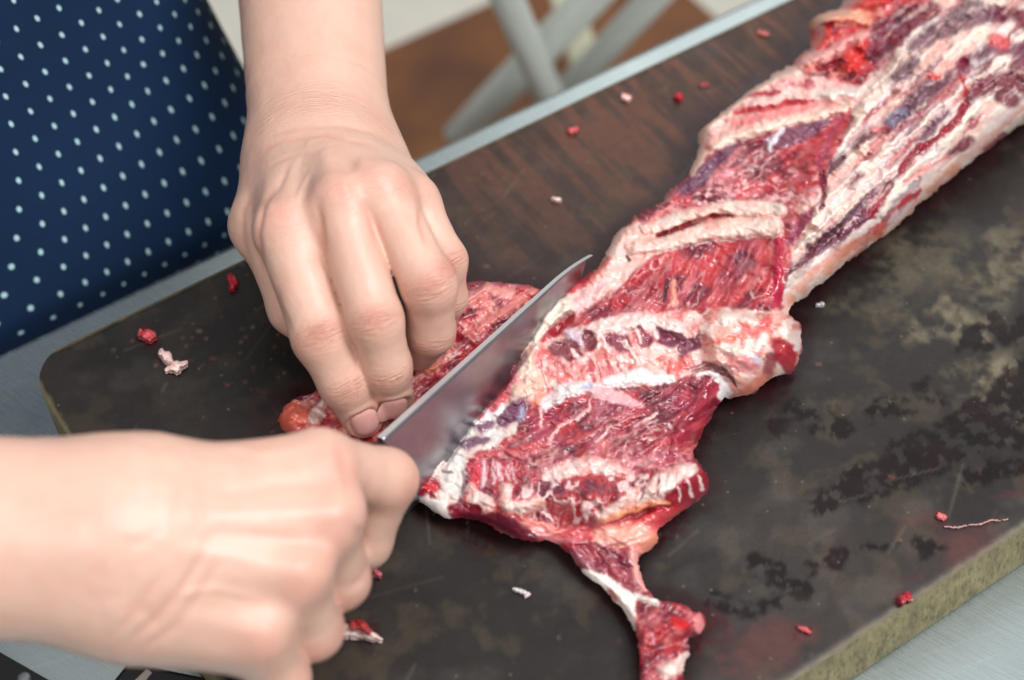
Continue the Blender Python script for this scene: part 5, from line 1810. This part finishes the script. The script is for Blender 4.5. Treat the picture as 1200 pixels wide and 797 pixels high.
scrap('meat_scrap', 'small red meat scrap beside two pale fat scraps near the rounded board corner', 'meat scrap', [(166, 391, 5), (174, 393, 7), (178, 392, 5)], 4.5, FR, FP, .4, 3)
scrap('fat_scrap', 'pale pink fat scrap, the upper of the touching pair near the rounded corner', 'fat scrap', [(189, 413, 5), (194, 418, 7), (199, 424, 5)], 4, FF, lin(226, 190, 186), .5, 8)
scrap('fat_scrap', 'creamy fat scrap, the lower of the touching pair near the rounded corner', 'fat scrap', [(197, 433, 4), (206, 430, 7), (217, 425, 3)], 4, lin(242, 214, 204), FF, .5, 13)
scrap('meat_scrap', 'bright red meat scrap on the board edge left of the upper hand', 'meat scrap', [(271, 325, 5), (273, 332, 6), (272, 337, 4)], 4, lin(176, 20, 36), FR, .4, 17)
scrap('meat_scrap', 'bright red meat scrap beside the olive near edge of the board', 'meat scrap', [(1056, 702, 5), (1062, 699, 6), (1066, 701, 4)], 4.5, lin(186, 34, 48), FR, .4, 23)
scrap('meat_scrap', 'flat ragged pink meat scrap left of the red one by the near edge', 'meat scrap', [(936, 735, 3), (944, 738, 4), (949, 741, 2.5)], 1.8, lin(170, 60, 66), FP, .4, 27)
scrap('fat_scrap', 'long white fat strip with a red end sticking out under the knife hand', 'fat scrap', [(380, 735, 9), (402, 738, 9), (424, 742, 7), (440, 746, 4), (447, 748, 2)], 5, lin(238, 214, 206), FF, .5, 31)
scrap('meat_scrap', 'red meat lump lying on the white fat strip below the knife hand', 'meat scrap', [(414, 732, 6), (424, 734, 7), (432, 740, 5)], 9, lin(182, 50, 52), lin(206, 100, 94), .4, 37)
scrap('meat_scrap', 'dark pink meat shred peeping out beside the curled fingers of the knife hand', 'meat scrap', [(420, 656, 7), (434, 666, 7), (444, 674, 4)], 4, lin(190, 84, 98), lin(220, 150, 150), .4, 41)
scrap('fat_scrap', 'tiny pinkish fat crumb beyond the meat near the far board edge', 'fat scrap', [(731, 113, 4), (736, 114, 4)], 2.4, FP, FF, .5, 43)
scrap('meat_scrap', 'tiny bright red crumb near the far edge between two fainter crumbs', 'meat scrap', [(796, 113, 5)], 3, lin(190, 24, 40), FR, .4, 47)
scrap('meat_scrap', 'faint dark red smear crumb closest to the meat along the far edge', 'meat scrap', [(822, 99, 3), (828, 99, 3)], 1.0, lin(140, 40, 54), lin(150, 60, 66), .5, 51)
scrap('meat_scrap', 'small red crumb on the dark board behind the upper hand', 'meat scrap', [(669, 153, 3.5), (675, 151, 3.5)], 2.4, lin(196, 60, 66), FP, .5, 53)
scrap('fat_scrap', 'small off white crumb on the board above the knife point', 'fat scrap', [(648, 233, 2.5), (655, 234, 3)], 2, FF, lin(214, 180, 172), .5, 57)
scrap('fat_scrap', 'thin white curled fat shred on the dark board left of the meat tail', 'fat scrap', [(602, 690, 2), (610, 692, 3), (620, 696, 2), (616, 699, 2)], 1.6, lin(196, 198, 200), FF, .4, 61)
scrap('meat_scrap', 'flat reddish crumb lying under the far end of the meat roll top', 'meat scrap', [(889, 37, 3), (899, 40, 3)], 1.4, lin(150, 90, 86), FP, .4, 63)
scrap('meat_scrap', 'pink crumb between the damp patches and the near edge at right', 'meat scrap', [(1101, 604, 4), (1106, 606, 4)], 2, lin(196, 90, 96), FP, .5, 67)
scrap('fat_scrap', 'long thin pale sinew thread on the board near its right edge', 'fat scrap', [(1107, 617, 1.1), (1122, 618, 1.6), (1136, 615, 1.1), (1150, 614, 1.3), (1162, 609, 1.5), (1172, 610, 1.1), (1182, 608, .9)], 1.0, lin(150, 116, 112), lin(196, 150, 146), .5, 71)
scrap('fat_scrap', 'small translucent white crumb beside the meat roll on the right of the board', 'fat scrap', [(958, 357, 2.5), (964, 356, 3)], 1.8, lin(190, 196, 198), FF, .4, 73)
